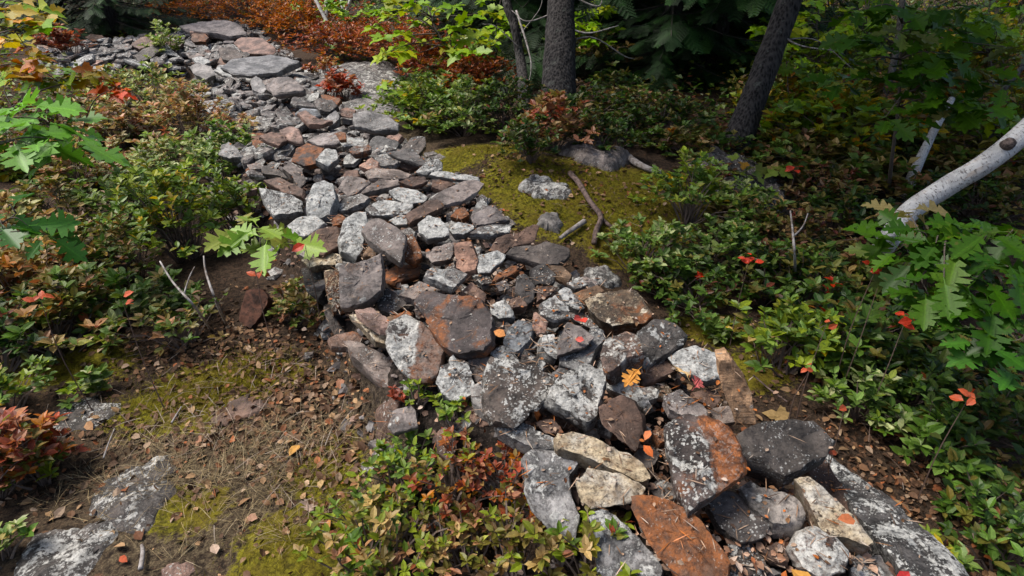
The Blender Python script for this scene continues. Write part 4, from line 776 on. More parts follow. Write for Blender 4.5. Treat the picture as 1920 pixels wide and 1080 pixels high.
SH = [ # px, py of the foot, radius, height, mix, twigs, leaf, label
 (300, 225, .42, .42, 'pale', 130, .040, 'pale cream green shrub behind the others just left of the upper wall'), (225, 270, .36, .36, 'tan', 100, .038, 'pinkish cream shrub left of the upper wall below the orange maple leaf'),
 (370, 285, .36, .40, 'tan', 120, .036, 'tan and pale green shrub against the left edge of the upper wall'), (330, 345, .36, .36, 'pale', 120, .036, 'frosty pale green shrub left of the blue grey edge stone'),
 (430, 345, .28, .34, 'green', 110, .032, 'fresh green shrub touching the left edge of the wall below the blue grey edge stone'), (170, 350, .34, .30, 'tan', 90, .036, 'pinkish brown shrub right of the pale green oak leaves on the left'),
 (265, 415, .32, .34, 'green', 120, .034, 'mid green shrub in the thicket left of the wall'), (350, 480, .32, .42, [(YGR, 5), (YEL, 1.2), (LGR, 3), (GRN, 1)], 120, .030, 'yellow green shrub with two bare pale stems above the bare soil'),
 (440, 440, .24, .30, 'bright', 80, .030, 'small yellow green shrub behind the oak seedling'), (120, 430, .32, .32, 'olive', 100, .036, 'olive brown shrub in the left thicket below the dark oak leaves'),
 (40, 500, .30, .32, 'tan', 100, .038, 'rusty tan shrub at the left border halfway down'), (150, 515, .30, .30, 'olive', 100, .036, 'olive shrub with a few red leaves in the left thicket'),
 (245, 520, .28, .28, 'olive', 90, .034, 'dull olive shrub under the yellow green shrub'), (60, 590, .28, .28, [(ORG, 2), (RED, 1), (TAN, 4), (OLV, 4)], 90, .038, 'orange tinged shrub at the left border above the dark green one'),
 (170, 605, .26, .22, 'olive', 80, .034, 'low olive green shrub above the left moss patch'), (275, 600, .26, .20, 'green', 70, .032, 'low green shrub left of the bare soil'), (45, 675, .26, .22, 'dark', 90, .034, 'dark green shrub at the left border'),
 (130, 655, .24, .18, 'mix', 60, .034, 'low grey green shrub just above the left moss patch'), (350, 640, .20, .16, 'olive', 40, .030, 'sparse olive sprigs on the bare soil left of the rotten wood'), (560, 590, .17, .18, 'olive', 60, .026, 'little olive shrub against the left face of the wall'),
 (20, 770, .16, .20, 'bright', 50, .032, 'bright green shrub at the left border above the red one'), (35, 900, .17, .24, 'red', 90, .034, 'brick red shrub at the left border near the bottom'), (185, 735, .08, .10, 'green', 14, .034, 'small green sprout on the moss on the left'),
 (85, 905, .06, .14, 'bright', 12, .030, 'tiny green sprout in front of the brick red shrub'), (15, 560, .26, .26, 'tan', 80, .038, 'dry tan shrub at the very left border'), (10, 1050, .08, .10, 'green', 14, .03, 'tiny green sprout in the bottom left corner'),
 (220, 200, .34, .40, 'olive', 80, .04, 'brownish shrub below the band of orange maple leaves'), (40, 320, .4, .30, 'brown', 90, .036, 'dark brown shrub under the pale green oak leaves'), (110, 270, .35, .3, 'brown', 90, .036, 'dark twiggy shrub between the maple band and the oak leaves'),
 # bottom, before the wall
 (775, 925, .15, .22, 'bright', 60, .028, 'bright yellow green shrub left of the red one at the foot of the wall'), (860, 945, .13, .20, [(RED, 3), (ORG, 2), (PNK, 2), (OLV, 3), (YGR, 1)], 55, .027, 'reddish shrub at the foot of the wall'),
 (945, 945, .12, .22, [(RED, 5), (BRT, .5), (DRD, 2), (ORG, 2), (OLV, 2), (PNK, 1.5)], 60, .028, 'crimson leaved shrub in front of the big pale blue grey boulder'), (700, 1010, .14, .17, 'bright', 50, .030, 'light green shrub at the bottom edge left of the mixed ones'),
 (690, 1075, .15, .16, 'mix', 50, .030, 'green and pink shrub on the bottom edge'), (785, 1040, .15, .17, 'mix', 55, .030, 'yellowish green and russet shrub on the bottom edge'), (880, 1060, .14, .17, [(OLV, 4), (TAN, 3), (PNK, 2), (YGR, 2)], 55, .030, 'olive russet shrub on the bottom edge'),
 (965, 1060, .13, .18, [(OLV, 5), (TAN, 2), (BRN, 2), (YGR, 2)], 55, .030, 'brownish olive shrub on the bottom edge beside the pale slab'), (1040, 1075, .13, .20, [(OLV, 5), (YGR, 3), (BRN, 2), (TAN, 1)], 55, .031, 'olive shrub overlapping the pale blue grey slab at the bottom'),
 (1110, 1075, .09, .16, 'mix', 30, .029, 'sprig of yellow green leaves over the pale blue grey slab at the bottom'), (860, 800, .08, .11, 'bright', 10, .026, 'thin yellow green sprout beside the pale half hidden stone'), (785, 770, .04, .13, 'bright', 10, .022, 'slender green sprig on the tilted white and brown slab'),
 (742, 760, .035, .06, [(RED, 4), (DRD, 1), (PNK, 1)], 5, .020, 'tiny red sprig at the foot of the wall'), (900, 1010, .12, .14, 'brown', 40, .028, 'brown leaved shrub in the middle of the bottom thicket'), (735, 960, .11, .15, 'mix', 36, .03, 'russet green shrub between the bright and the light green ones'),
 # right of the wall
 (1290, 415, .26, .34, 'bright', 100, .032, 'bright green shrub on the edge of the moss right of the fallen branch'), (1215, 515, .24, .26, 'green', 100, .032, 'green shrub beside the moss right of the large dark oval slab'), (1285, 560, .26, .24, 'deep', 110, .030, 'deep green shrub right of the wall above the white topped slab'),
 (1345, 500, .24, .28, 'green', 90, .032, 'leafy green shrub in the middle of the right bank'), (1400, 440, .24, .26, 'olive', 90, .034, 'olive green shrub below the dark lichened ledge'), (1480, 480, .28, .30, 'brown', 100, .034, 'brown green shrub around the bare forked stem'),
 (1560, 450, .28, .28, 'dark', 100, .034, 'dark shrub left of the birch foot'), (1500, 590, .26, .30, 'deep', 110, .034, 'mid green shrub on the right bank with one red leaf'), (1590, 560, .26, .28, 'olive', 100, .034, 'dusky olive shrub beside the scarlet leaves'),
 (1470, 690, .22, .24, 'bright', 80, .036, 'light green shrub right of the standing tan stone'), (1570, 680, .24, .28, 'deep', 100, .036, 'glossy green shrub in the middle of the right bank'), (1680, 650, .26, .28, 'deep', 100, .036, 'green shrub with dark red leaves under the oak leaves'),
 (1600, 780, .17, .22, 'green', 60, .036, 'light green shrub right of the big dark boulder'), (1690, 760, .24, .24, 'deep', 90, .038, 'broad leaved green shrub on the lower right bank'), (1780, 740, .26, .26, 'dark', 90, .038, 'shaded green shrub under the lowest oak leaves'),
 (1740, 860, .20, .22, 'deep', 70, .036, 'green shrub above the dead leaves on the lower right'), (1830, 850, .24, .22, 'dark', 80, .038, 'dark green shrub at the right border'), (1820, 1000, .12, .20, 'deep', 36, .036, 'upright green shrub right of the long edge boulder'),
 (1890, 960, .18, .18, 'olive', 50, .038, 'olive shrub in the lower right corner'), (1740, 1085, .09, .10, 'bright', 22, .036, 'yellow green sprout at the bottom end of the long edge boulder'), (1380, 390, .22, .22, 'green', 70, .032, 'small green shrub on the dark lichened ledge'),
 (1420, 560, .24, .26, 'dark', 90, .034, 'dark leaved shrub in the hollow of the right bank'), (1350, 630, .07, .09, 'green', 12, .034, 'tiny green sprout above the white lichened stone'), (1640, 470, .26, .3, 'dark', 90, .034, 'dark shrub at the foot of the birch'), (1750, 560, .3, .3, 'dark', 90, .036, 'dark shrub behind the oak leaves'),
 (1900, 720, .3, .25, 'dark', 80, .036, 'dark shrub at the right border under the oak'), (1880, 1080, .14, .16, 'deep', 40, .036, 'green shrub in the very bottom right corner'), (1800, 400, .3, .3, 'dark', 90, .036, 'dark shrub in the shade under the bending birch'), (1880, 420, .3, .3, 'olive', 90, .036, 'olive shrub in the shade under the bending birch'), (1720, 420, .25, .25, 'dark', 80, .036, 'dark shrub just behind the birch foot'), (1780, 350, .3, .3, 'olive', 80, .038, 'olive shrub behind the bending birch'), (1540, 400, .3, .25, 'brown', 80, .034, 'brown shrub behind the forked stem'),
 # behind
 (790, 235, .42, .40, 'bright', 170, .042, 'yellow green leafy shrub right of the flat topped block'), (870, 250, .40, .44, 'green', 170, .038, 'green shrub behind the moss mound'), (950, 245, .36, .40, 'dark', 150, .036, 'dark green shrub left of the thick conifer trunk'),
 (985, 305, .22, .26, 'dark', 80, .030, 'small dark green shrub at the right end of the moss mound'), (1035, 285, .30, .42, [(PNK, 4), (RED, 2), (TAN, 2), (OLV, 3), (DRD, 1)], 110, .036, 'pinkish red shrub in front of the thick conifer trunk'),
 (1110, 290, .28, .24, 'dark', 90, .030, 'dark green shrub right of the pinkish red one'), (1175, 270, .30, .26, 'dark', 90, .032, 'low dark shrub before the spruces'), (1275, 290, .28, .26, 'olive', 90, .032, 'olive shrub left of the leaning trunk foot'), (1250, 255, .32, .30, 'dark', 90, .032, 'dark shrub between the two big trunks'),
 (1110, 240, .4, .35, 'dark', 110, .036, 'dark shrub on the bare soil right of the thick conifer trunk'), (1190, 225, .4, .3, 'olive', 110, .036, 'dusky shrub in the gap between the big trunks'), (1150, 205, .45, .35, 'dark', 110, .038, 'shaded shrub far in the gap between the big trunks'), (820, 190, .45, .30, 'green', 120, .045, 'green shrub in front of the red huckleberry'), (1330, 345, .2, .16, 'brown', 50, .03, 'brown sprigs at the foot of the leaning trunk'),
 (125, 112, .30, .34, [(DRD, 3), (RED, 3), (PNK, 2)], 60, .05, 'dark red shrub standing on the left bend of the far wall'), (640, 190, .16, .4, [(RED, 4), (BRT, 1), (PNK, 2)], 40, .04, 'thin red sprigs at the right edge of the upper wall'), (610, 150, .2, .3, [(RED, 4), (ORG, 2), (TAN, 2)], 40, .04, 'red and tan sprigs on the pale ledge behind the wall'),
 (440, 255, .2, .2, 'tan', 40, .03, 'small rusty sprigs at the left edge of the wall'), (315, 110, .25, .3, [(PAL_, 5), (YGR, 4), (LGR, 3)], 70, .04, 'pale yellow green shrub left of the far slabs'),
]
for i, (px, py, r, h, mix, tw, lf, lab) in enumerate(SH):
    if px < 480 and py < 600: h *= 1.18
    if py > 880 and 600 < px < 1200: tw = int(tw * .72)
    shrub(G(px, py), r, h, mix, 300 + i, lab, leaf=lf * (1.0 if py > 740 and 600 < px < 1200 else 1.15 if py > 740 else 1.45), twigs=tw, per=9 if py > 600 else 11)
# red huckleberry thickets far behind the wall
RS = [(385, 45, .9, .55, 'orange rust huckleberry bush left of the far top slab'), (455, 48, .9, .6, 'orange rust huckleberry bush just behind the far top slab'), (525, 60, .8, .6, 'rust coloured bush right of the far top slab'), (570, 78, .6, .5, 'rust bush right of the tan far slab'),
      (425, 22, 1.2, .6, 'orange brown bush farthest behind the wall'), (520, 20, 1.2, .6, 'olive orange bush far behind the wall'), (640, 105, .6, .5, 'red huckleberry bush above the pale ledge'), (700, 112, .7, .5, 'bright red bush left of the yellow green maple'), (765, 128, .7, .45, 'dark red bush below the yellow green maple'),
      (830, 150, .6, .42, 'red bush right of the yellow green maple'), (890, 175, .5, .35, 'dull red bush left of the thick conifer trunk'), (610, 70, .8, .5, 'crimson bush below the white dead stems'), (690, 75, .9, .45, 'dark crimson bush behind the bright red bush')]
for i, (px, py, r, h, lab) in enumerate(RS):
    mx = 'rust' if px < 600 else [(RED, 3), (DRD, 2), ((.30, .085, .03), 4), (ORG, 2), (BRN, 1), (OLV, .7)]
    shrub(G(px, py), r, h, mx, 500 + i, lab, name='red_huckleberry_bush', leaf=.055, twigs=300, per=9, tmpl=DIA, group='red autumn bushes behind the wall')

# ------------------------------------------------------------------ oak and maple saplings near the camera: stem + leaves
def sapling(name, label, cat, stem, srad, clusters, leaf, mix, tmpl, seed, n=6, group='broadleaf saplings', droop=.25, rise=0.0):
    rng = np.random.default_rng(seed); stem = np.asarray(stem, float); o0 = stem[0]
    o = empty(name, o0, label, cat, group); sb, lb = MB(), MB(); sp = curve(stem, 24); tube(sb, sp - o0, np.linspace(srad, srad * .35, 24), 6)
    for c in clusters:
        c = np.asarray(c, float); j = np.argmin(np.linalg.norm(sp - c, axis=1) + np.maximum(0, sp[:, 2] - c[2]) * .8); s = sp[j]
        mid = (s + c) / 2 + rng.normal(0, .1, 3) * np.linalg.norm(c - s) + (0, 0, .02); tube(sb, curve([s - o0, mid - o0, c - o0], 8), np.linspace(srad * .35 + .001, .0016, 8), 4)
        k = n + int(rng.integers(-1, 2)); az = rng.random() * 6.28 + np.arange(k) * 6.283 / k + rng.normal(0, .3, k)
        el = rng.uniform(-.5, .35, k) - droop * .3; d = np.stack([np.cos(az) * np.cos(el), np.sin(az) * np.cos(el), np.sin(el)], 1)
        L = leaf * rng.uniform(.7, 1.15, k)
        M = frames(d, np.tile((0, -.25, 1.), (k, 1)) + rng.normal(0, .3, (k, 3))) * L[:, None, None]
        cl = np.repeat(pick(rng, mix, 1), k, 0) * .5 + pick(rng, mix, k) * .5
        lb.inst(tmpl[0], tmpl[1], M, c - o0 + d * .22 * L[:, None] + rng.normal(0, .006, (k, 3)), np.clip(cl, 0, 1))
    sb.c = [np.tile((.11, .09, .075, 1), (len(v), 1)) for v in sb.v]
    sb.build('stem', M_STEM, o, smooth=True); lb.build('leaves', M_LEAF, o, smooth=True); return o
OKG = [((.050, .150, .030), 5), ((.080, .190, .040), 3), ((.035, .105, .025), 3)]
OKP = [((.160, .330, .075), 5), ((.120, .270, .050), 3), ((.085, .200, .040), 2)]
OKY = [((.220, .350, .060), 5), ((.280, .370, .110), 3), ((.130, .260, .045), 3), ((.26, .17, .09), 1)]
sapling('oak_sapling', 'oak sapling with big pale green lobed leaves at the left border', 'sapling', [G(-60, 420), Pd(-50, 330, 2.5), Pd(10, 230, 2.45)], .009,
        [Pd(40, 200, 2.5), Pd(85, 225, 2.5), Pd(20, 260, 2.4), Pd(70, 275, 2.4), Pd(125, 265, 2.5), Pd(110, 240, 2.6), Pd(30, 225, 2.6)], .19, OKP, OAK, 11, 5)
sapling('oak_sapling', 'dark green oak sprig low at the left border beneath the pale oak leaves', 'sapling', [G(-40, 560), Pd(-20, 450, 2.2), Pd(30, 400, 2.2)], .006,
        [Pd(15, 390, 2.2), Pd(55, 425, 2.2), Pd(90, 440, 2.3), Pd(5, 430, 2.1)], .13, OKG, OAK, 12, 4)
sapling('oak_seedling', 'yellow green oak seedling leaning against the left edge of the wall', 'seedling', [G(500, 520), Pd(490, 470, 2.45), Pd(485, 425, 2.45)], .004,
        [Pd(482, 428, 2.42), Pd(500, 445, 2.40), Pd(455, 432, 2.45), Pd(535, 455, 2.5)], .145, OKY, OAK, 13, 4)
MPL = [((.50, .15, .012), 3), ((.24, .34, .02), 5), ((.11, .25, .02), 4), ((.55, .08, .012), 1.5), ((.46, .34, .02), 1.5)]
sapling('maple_sapling', 'young maple turning orange in the top left corner', 'sapling', [G(-90, 330), Pd(-60, 150, 3.2), Pd(0, 20, 3.2)], .012,
        [Pd(x, y, 3.2 + .2 * math.sin(x + y)) for x, y in ((10, 20), (40, 40), (70, 15), (15, 75), (50, 90), (80, 50), (20, 120), (60, 130), (5, 150), (40, 5), (90, 25), (75, 110))], .115, MPL, MAPLE, 14, 5)
sapling('maple_sapling', 'low maple branch with green and orange leaves before the left wall bend', 'sapling', [G(-30, 330), Pd(30, 200, 3.4), Pd(160, 145, 3.6)], .009,
        [Pd(x, y, 3.5) for x, y in ((30, 145), (65, 150), (100, 150), (135, 140), (165, 140), (195, 150), (120, 160), (60, 140), (180, 132))], .12, MPL, MAPLE, 15, 4)
sapling('red_maple_twig', 'scarlet maple twig hanging above the pinkish cream shrub', 'twig', [G(140, 300), Pd(170, 200, 3.5), Pd(215, 165, 3.5)], .005, [Pd(212, 168, 3.5), Pd(228, 172, 3.5)], .10, [((.55, .08, .02), 3), ((.5, .16, .03), 1)], MAPLE, 16, 4)
OKR = [((.045, .110, .016), 5), ((.070, .145, .020), 3), ((.026, .070, .012), 4), ((.13, .22, .03), .9), ((.50, .36, .22), .45)]
def oaks(pts): return [Pd(x, y, d) for x, y, d in pts]
sapling('oak_sapling', 'big green oak branch with tan blotched leaves over the right bank', 'sapling', [G(2080, 900), Pd(2060, 640, 1.75), Pd(1960, 530, 1.8), Pd(1850, 490, 1.9), Pd(1740, 465, 2.0)], .010,
        oaks([(1715, 430, 1.95), (1755, 455, 1.85), (1800, 470, 1.8), (1850, 440, 1.8), (1900, 430, 1.85), (1770, 520, 1.75), (1830, 520, 1.75), (1890, 500, 1.7), (1860, 570, 1.7), (1910, 570, 1.7), (1720, 490, 1.9), (1740, 550, 1.8), (1810, 430, 1.95), (1900, 640, 1.65), (1690, 460, 2.0), (1672, 430, 2.15), (1690, 500, 2.1), (1700, 400, 2.15), (1665, 480, 2.2), (1960, 520, 1.7), (1800, 590, 1.75)]), .125, OKR, OAK, 17, 5)
sapling('oak_sapling', 'lowest oak sprig hanging in the shade at the right border', 'sapling', [G(2000, 960), Pd(1980, 760, 1.7), Pd(1860, 640, 1.75)], .006, oaks([(1830, 640, 1.7), (1870, 655, 1.7), (1900, 690, 1.7), (1850, 610, 1.8)]), .12, OKG, OAK, 18, 4)
sapling('oak_sapling', 'slender dark stemmed oak sapling in the upper right', 'sapling', [G(1665, 375), Pd(1672, 300, 3.7), Pd(1685, 190, 3.5), Pd(1690, 60, 3.4), Pd(1700, -60, 3.4)], .014,
        oaks([(1610, 70, 3.2), (1650, 90, 3.2), (1690, 60, 3.1), (1590, 120, 3.3), (1640, 140, 3.2), (1700, 130, 3.2), (1745, 100, 3.3), (1790, 150, 3.2), (1740, 190, 3.2), (1765, 150, 3.2), (1772, 100, 3.2), (1780, 50, 3.2), (1778, 15, 3.2), (1790, 205, 3.2), (1660, 220, 3.1), (1690, 225, 3.2), (1780, 185, 3.1), (1830, 130, 3.3), (1610, 20, 3.3), (1690, 15, 3.2), (1760, 40, 3.3), (1840, 60, 3.4), (1880, 160, 3.2), (1850, 200, 3.1), (1575, 155, 3.4), (1900, 90, 3.3)]), .165, OKR, OAK, 19, 5)
sapling('oak_seedling', 'small seedling with round green leaves and a scarlet leaf beside the leaning trunk', 'seedling', [G(1400, 370), Pd(1400, 320, 3.9), Pd(1395, 290, 3.9)], .005, [Pd(1392, 300, 3.9), Pd(1410, 315, 3.9), Pd(1385, 325, 3.9), Pd(1460, 320, 3.9)], .10, [((.14, .2, .05), 4), ((.2, .2, .06), 2), ((.5, .09, .02), .6)], MAPLE, 20, 4)
sapling('maple_sapling', 'bright yellow green maple sapling behind the red bushes in the upper middle', 'sapling', [G(870, 185), Pd(862, 120, 6.3), Pd(820, 60, 6.3), Pd(790, -30, 6.3)], .022,
        [Pd(x, y, 6.3 + .5 * math.sin(x * 1.7 + y)) for x, y in ((730, 30), (760, 20), (720, 70), (755, 60), (790, 40), (820, 20), (850, 50), (880, 30), (840, 80), (800, 80), (760, 95), (720, 100), (870, 70), (900, 60), (780, 5), (850, 10), (745, 85), (890, 100), (830, 110), (740, 5), (700, 50), (910, 20), (860, 95), (715, 20))], .16,
        [((.24, .36, .04), 5), ((.14, .26, .035), 5), ((.38, .36, .05), 2), ((.50, .28, .03), .4)], MAPLE, 21, 6)
sapling('maple_sapling', 'small maple with yellow leaves in front of the green shrub behind the wall', 'sapling', [G(800, 245), Pd(810, 200, 5.0), Pd(830, 150, 5.0)], .008,
        [Pd(x, y, 4.9) for x, y in ((715, 160), (740, 170), (830, 175), (845, 185), (820, 225), (850, 235), (770, 180), (790, 215), (860, 200))], .11, [((.27, .40, .06), 5), ((.17, .29, .05), 3), ((.52, .36, .04), .8)], MAPLE, 22, 4)
sapling('yellow_oak_sapling', 'glowing yellow green oak sprig just right of the leaning trunk', 'sapling', [G(1475, 330), Pd(1480, 220, 4.8), Pd(1475, 120, 4.8)], .008, oaks([(1475, 125, 4.8), (1500, 130, 4.8), (1520, 140, 4.9), (1465, 110, 4.8), (1490, 100, 4.9)]), .17, [((.22, .33, .06), 4), ((.15, .24, .05), 3)], OAK, 23, 4)

# the layered leafy screen among the trees on the right, each a sapling of its own
SCR = [((.26, .40, .035), 5), ((.15, .29, .03), 5), ((.42, .40, .05), 2), ((.07, .15, .02), 3)]
for i, (fx, fy, d, cx, cy, w_, h_, n_, lab) in enumerate([(1535, 190, 5.6, 1530, 70, 75, 70, 16, 'light green maple sapling just right of the leaning trunk'), (1625, 200, 5.9, 1625, 40, 70, 50, 14, 'yellow green maple sapling behind the slender oak stem'), (1860, 200, 5.2, 1850, 60, 70, 60, 15, 'airy yellow green maple sapling in the top right corner'),
        (1420, 140, 6.8, 1415, 60, 50, 50, 9, 'sunlit maple sapling showing behind the leaning trunk'), (1110, 120, 6.8, 1105, 40, 45, 40, 9, 'sunlit maple sapling showing right of the thick trunk'), (1740, 260, 5.0, 1735, 265, 70, 45, 9, 'low maple sapling behind the bending birch'), (1500, 260, 4.8, 1510, 220, 60, 50, 8, 'low golden maple sapling right of the leaning trunk'), (1880, 290, 4.6, 1880, 230, 60, 40, 8, 'maple sapling with yellow leaves at the right border'), (640, 40, 9.0, 640, 15, 90, 22, 14, 'green maple sapling behind the white dead stems'), (925, 130, 6.6, 930, 60, 40, 50, 8, 'green maple sapling left of the thin black conifer')]):
    rg = np.random.default_rng(900 + i); g = G(fx, fy)
    sapling('maple_sapling', lab, 'sapling', [g, Pd((fx + cx) / 2 + 4, (fy + cy) / 2, d), Pd(cx, cy, d), Pd(cx + 10, cy - h_ - 20, d)], .012, [Pd(cx + w_ * rg.normal(0, .6), cy + h_ * rg.normal(0, .6), d + rg.normal(0, .35)) for _ in range(n_ * 2)], .115, SCR, MAPLE, 930 + i, 6)
# ------------------------------------------------------------------ trees
def crown(parent, o0, lo, hi, rad, n, leaf, mix, seed, cen=(0, 0)):   # leafy crown: clumps of leaves around limb ends
    rng = np.random.default_rng(seed); K = max(12, n // 90); lb = MB(); sb = MB()
    z = lo + (hi - lo) * rng.random(K); t = (z - lo) / (hi - lo); a = rng.random(K) * 6.283
    rr = rad * np.sqrt(rng.random(K)) * np.sin(np.clip(.25 + .75 * (1 - t), .05, 1) * 1.6)
    C = np.stack([cen[0] + np.cos(a) * rr, cen[1] + np.sin(a) * rr, z], 1)
    for c in C:
        b = np.array((cen[0] * .5, cen[1] * .5, c[2] - .3 - .25 * np.hypot(c[0], c[1]))); tube(sb, [b, (b + c) / 2 + (0, 0, .1), c], (.03, .02, .008), 4)
    k = rng.integers(0, K, n); p = C[k] + rng.normal(0, 1, (n, 3)) * np.array((.38, .38, .22)) * (rad / 2.2)
    d = np.stack([rng.normal(0, 1, n), rng.normal(0, 1, n), rng.normal(-.2, .4, n)], 1)
    M = frames(d, np.tile((0, 0, 1.), (n, 1)) + rng.normal(0, .5, (n, 3))) * (leaf * rng.uniform(.7, 1.3, n))[:, None, None]
    lb.inst(*DIAW, M, p, pick(rng, mix, n)); lb.build('crown', M_LEAF, parent)
    sb.c = [np.tile((.08, .065, .055, 1), (len(v), 1)) for v in sb.v]; sb.build('limbs', M_STEM, parent)
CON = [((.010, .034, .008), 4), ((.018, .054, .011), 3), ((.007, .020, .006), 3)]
DEC = [((.09, .15, .03), 4), ((.15, .19, .035), 3), ((.06, .11, .025), 4), ((.28, .20, .03), .5)]
def trunk_tree(name, label, pts, r0, r1, mat, crown_spec, seed, flare=1.5, rough=.10, deads=()):
    pts = np.asarray(pts, float); o = empty(name, pts[0], label, 'tree', 'forest trees'); p = curve(pts - pts[0], 60)
    s = np.linspace(0, 1, 60); rad = r0 + (r1 - r0) * s; hgt = p[:, 2] - p[0, 2]; rad = rad * (1 + (flare - 1) * np.exp(-np.clip(hgt, 0, 9) / .12))
    p[0, 2] -= .12; mb = MB(); tube(mb, p, rad, 22, rough, seed)
    L_ = np.repeat(np.concatenate([[0], np.cumsum(np.linalg.norm(np.diff(p, axis=0), axis=1))]), 22); th = np.tile(np.arange(22) * 6.283 / 22, 60); mb.c = [np.stack([L_, np.cos(th), np.sin(th), np.ones(len(th))], 1)]
    mb.build('trunk', mat, o, smooth=True)
    for dp, dr in deads:
        b = MB(); tube(b, curve(np.asarray(dp) - pts[0], 14), np.linspace(dr, dr * .3, 14), 5, .15, seed); b.build('dead_branch', M_DEAD, o, smooth=True)
    if crown_spec: crown(o, pts[0], *crown_spec)
    return o
g1 = G(1045, 242); up1 = Pd(1052, 0, 5.25); d1 = (up1 - g1) / (up1 - g1)[2]
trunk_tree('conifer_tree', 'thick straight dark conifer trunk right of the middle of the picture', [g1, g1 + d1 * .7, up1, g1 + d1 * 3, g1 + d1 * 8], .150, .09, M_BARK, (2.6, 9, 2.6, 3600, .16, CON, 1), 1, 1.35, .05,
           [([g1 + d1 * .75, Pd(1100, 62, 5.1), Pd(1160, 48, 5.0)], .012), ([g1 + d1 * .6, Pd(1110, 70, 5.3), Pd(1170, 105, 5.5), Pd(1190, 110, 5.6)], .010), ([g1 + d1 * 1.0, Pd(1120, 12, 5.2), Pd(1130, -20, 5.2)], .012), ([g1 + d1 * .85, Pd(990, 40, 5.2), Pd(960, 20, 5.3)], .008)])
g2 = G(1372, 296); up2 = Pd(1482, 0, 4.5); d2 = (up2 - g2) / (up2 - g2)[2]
trunk_tree('conifer_tree', 'dark rough conifer trunk leaning to the right', [g2, g2 + d2 * .5, up2, g2 + d2 * 2.4, g2 + d2 * 4 + (-.4, 0, 0), g2 + d2 * 6 + (-1.2, 0, 0)], .105, .07, M_BARK, (2.7, 7.5, 2.9, 4600, .16, CON, 2, (.5, -1.0)), 2, 1.3, .08,  # crown above the view, shifted and thickened to shade the right bank
           [([g2 + d2 * .85, Pd(1500, 85, 4.4), Pd(1565, 95, 4.3)], .010), ([g2 + d2 * .8, Pd(1530, 75, 4.5), Pd(1600, 130, 4.4)], .007)])
b0 = G(1640, 490)
birch_pts = [b0, Pd(1662, 455, 2.9), Pd(1705, 398, 2.85), Pd(1775, 350, 2.8), Pd(1845, 308, 2.7), Pd(1920, 248, 2.65), Pd(2010, 150, 2.6), Pd(2090, 0, 2.7), Pd(2150, -250, 2.9), Pd(2200, -700, 3.2)]
bt = trunk_tree('birch_tree', 'white birch trunk bending low out over the right bank', birch_pts, .051, .043, M_BIRCH, None, 3, 1.15, .04)
bz = birch_pts[-1] - birch_pts[0]; crown(bt, b0, bz[2] - .6, bz[2] + 3.5, 2.4, 3600, .09, DEC, 4, (bz[0], bz[1]))
kn = MB(); kc = Pd(1889, 270, 2.62) - b0; tube(kn, [kc + (.02, .03, -.02), kc + (-.002, -.012, .008), kc + (-.006, -.028, .014)], (.026, .022, .007), 12, .35, 4)
kn.build('branch_scar', mat_plain('birch_scar', rgb(.17, .13, .115), .9, rgb(.03, .025, .022), 60), bt, smooth=True)
def thin(name, label, pts, r0, mat, seed, crown_spec=None, r1=.5): return trunk_tree(name, label, pts, r0, r0 * r1, mat, crown_spec, seed, 1.2, .06)
thin('birch_tree', 'thin pale birch stub leaning behind the white bending trunk', [G(1692, 378), Pd(1715, 322, 4.1), Pd(1750, 248, 4.1), Pd(1785, 185, 4.15)], .040, M_BIRCH, 5)
thin('birch_tree', 'dim grey brown birch stem right of the leaning conifer', [G(1605, 320), Pd(1625, 260, 5), Pd(1662, 170, 5), Pd(1690, 20, 5.1), Pd(1710, -300, 5.4)], .040, M_BARK2, 6, (1.8, 4.8, 1.7, 1800, .09, DEC, 7, (.4, .2)))
thin('young_tree', 'grey sapling stem at the right border above the birch', [G(1850, 330), Pd(1865, 200, 4.4), Pd(1920, 120, 4.4), Pd(1980, 20, 4.5), Pd(2020, -300, 4.8)], .024, M_BARK2, 7, (1.8, 4.2, 1.5, 700, .09, DEC, 8, (.7, .2)))
sm = G(985, 235)
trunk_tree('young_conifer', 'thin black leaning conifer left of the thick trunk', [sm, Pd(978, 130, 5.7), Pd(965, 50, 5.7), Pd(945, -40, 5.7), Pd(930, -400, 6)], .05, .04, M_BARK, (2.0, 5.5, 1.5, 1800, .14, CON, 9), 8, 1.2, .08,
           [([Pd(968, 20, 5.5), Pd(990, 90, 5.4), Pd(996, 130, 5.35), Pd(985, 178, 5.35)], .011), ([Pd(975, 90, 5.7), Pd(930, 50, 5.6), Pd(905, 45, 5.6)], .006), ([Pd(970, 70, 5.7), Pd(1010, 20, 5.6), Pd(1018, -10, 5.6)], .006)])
for i, (x, y, x2, y2, lab) in enumerate([(648, 60, 640, 0, 'white dead stem right of the pair behind the crimson bush'), (622, 62, 592, 0, 'white dead stem leaning left behind the crimson bush'), (612, 60, 612, 0, 'upright white dead stem behind the crimson bush'), (640, 52, 655, 5, 'thin white dead stem leaning right behind the crimson bush')]):
    a = G(x, y + 30); m = Pd(x, y, a[1] * CF + 1.0); t_ = Pd(x2, y2, a[1] * CF + 1.0); trunk_tree('dead_stem', lab, [a, m, t_, t_ + (t_ - m) * .8], .034, .017, M_WHITE, None, 20 + i, 1.2, .06, [([m, m + (.08, 0, .12), m + (.22, .05, .3)], .012), ([t_, t_ + (-.1, 0, .1), t_ + (-.2, .05, .25)], .010)])

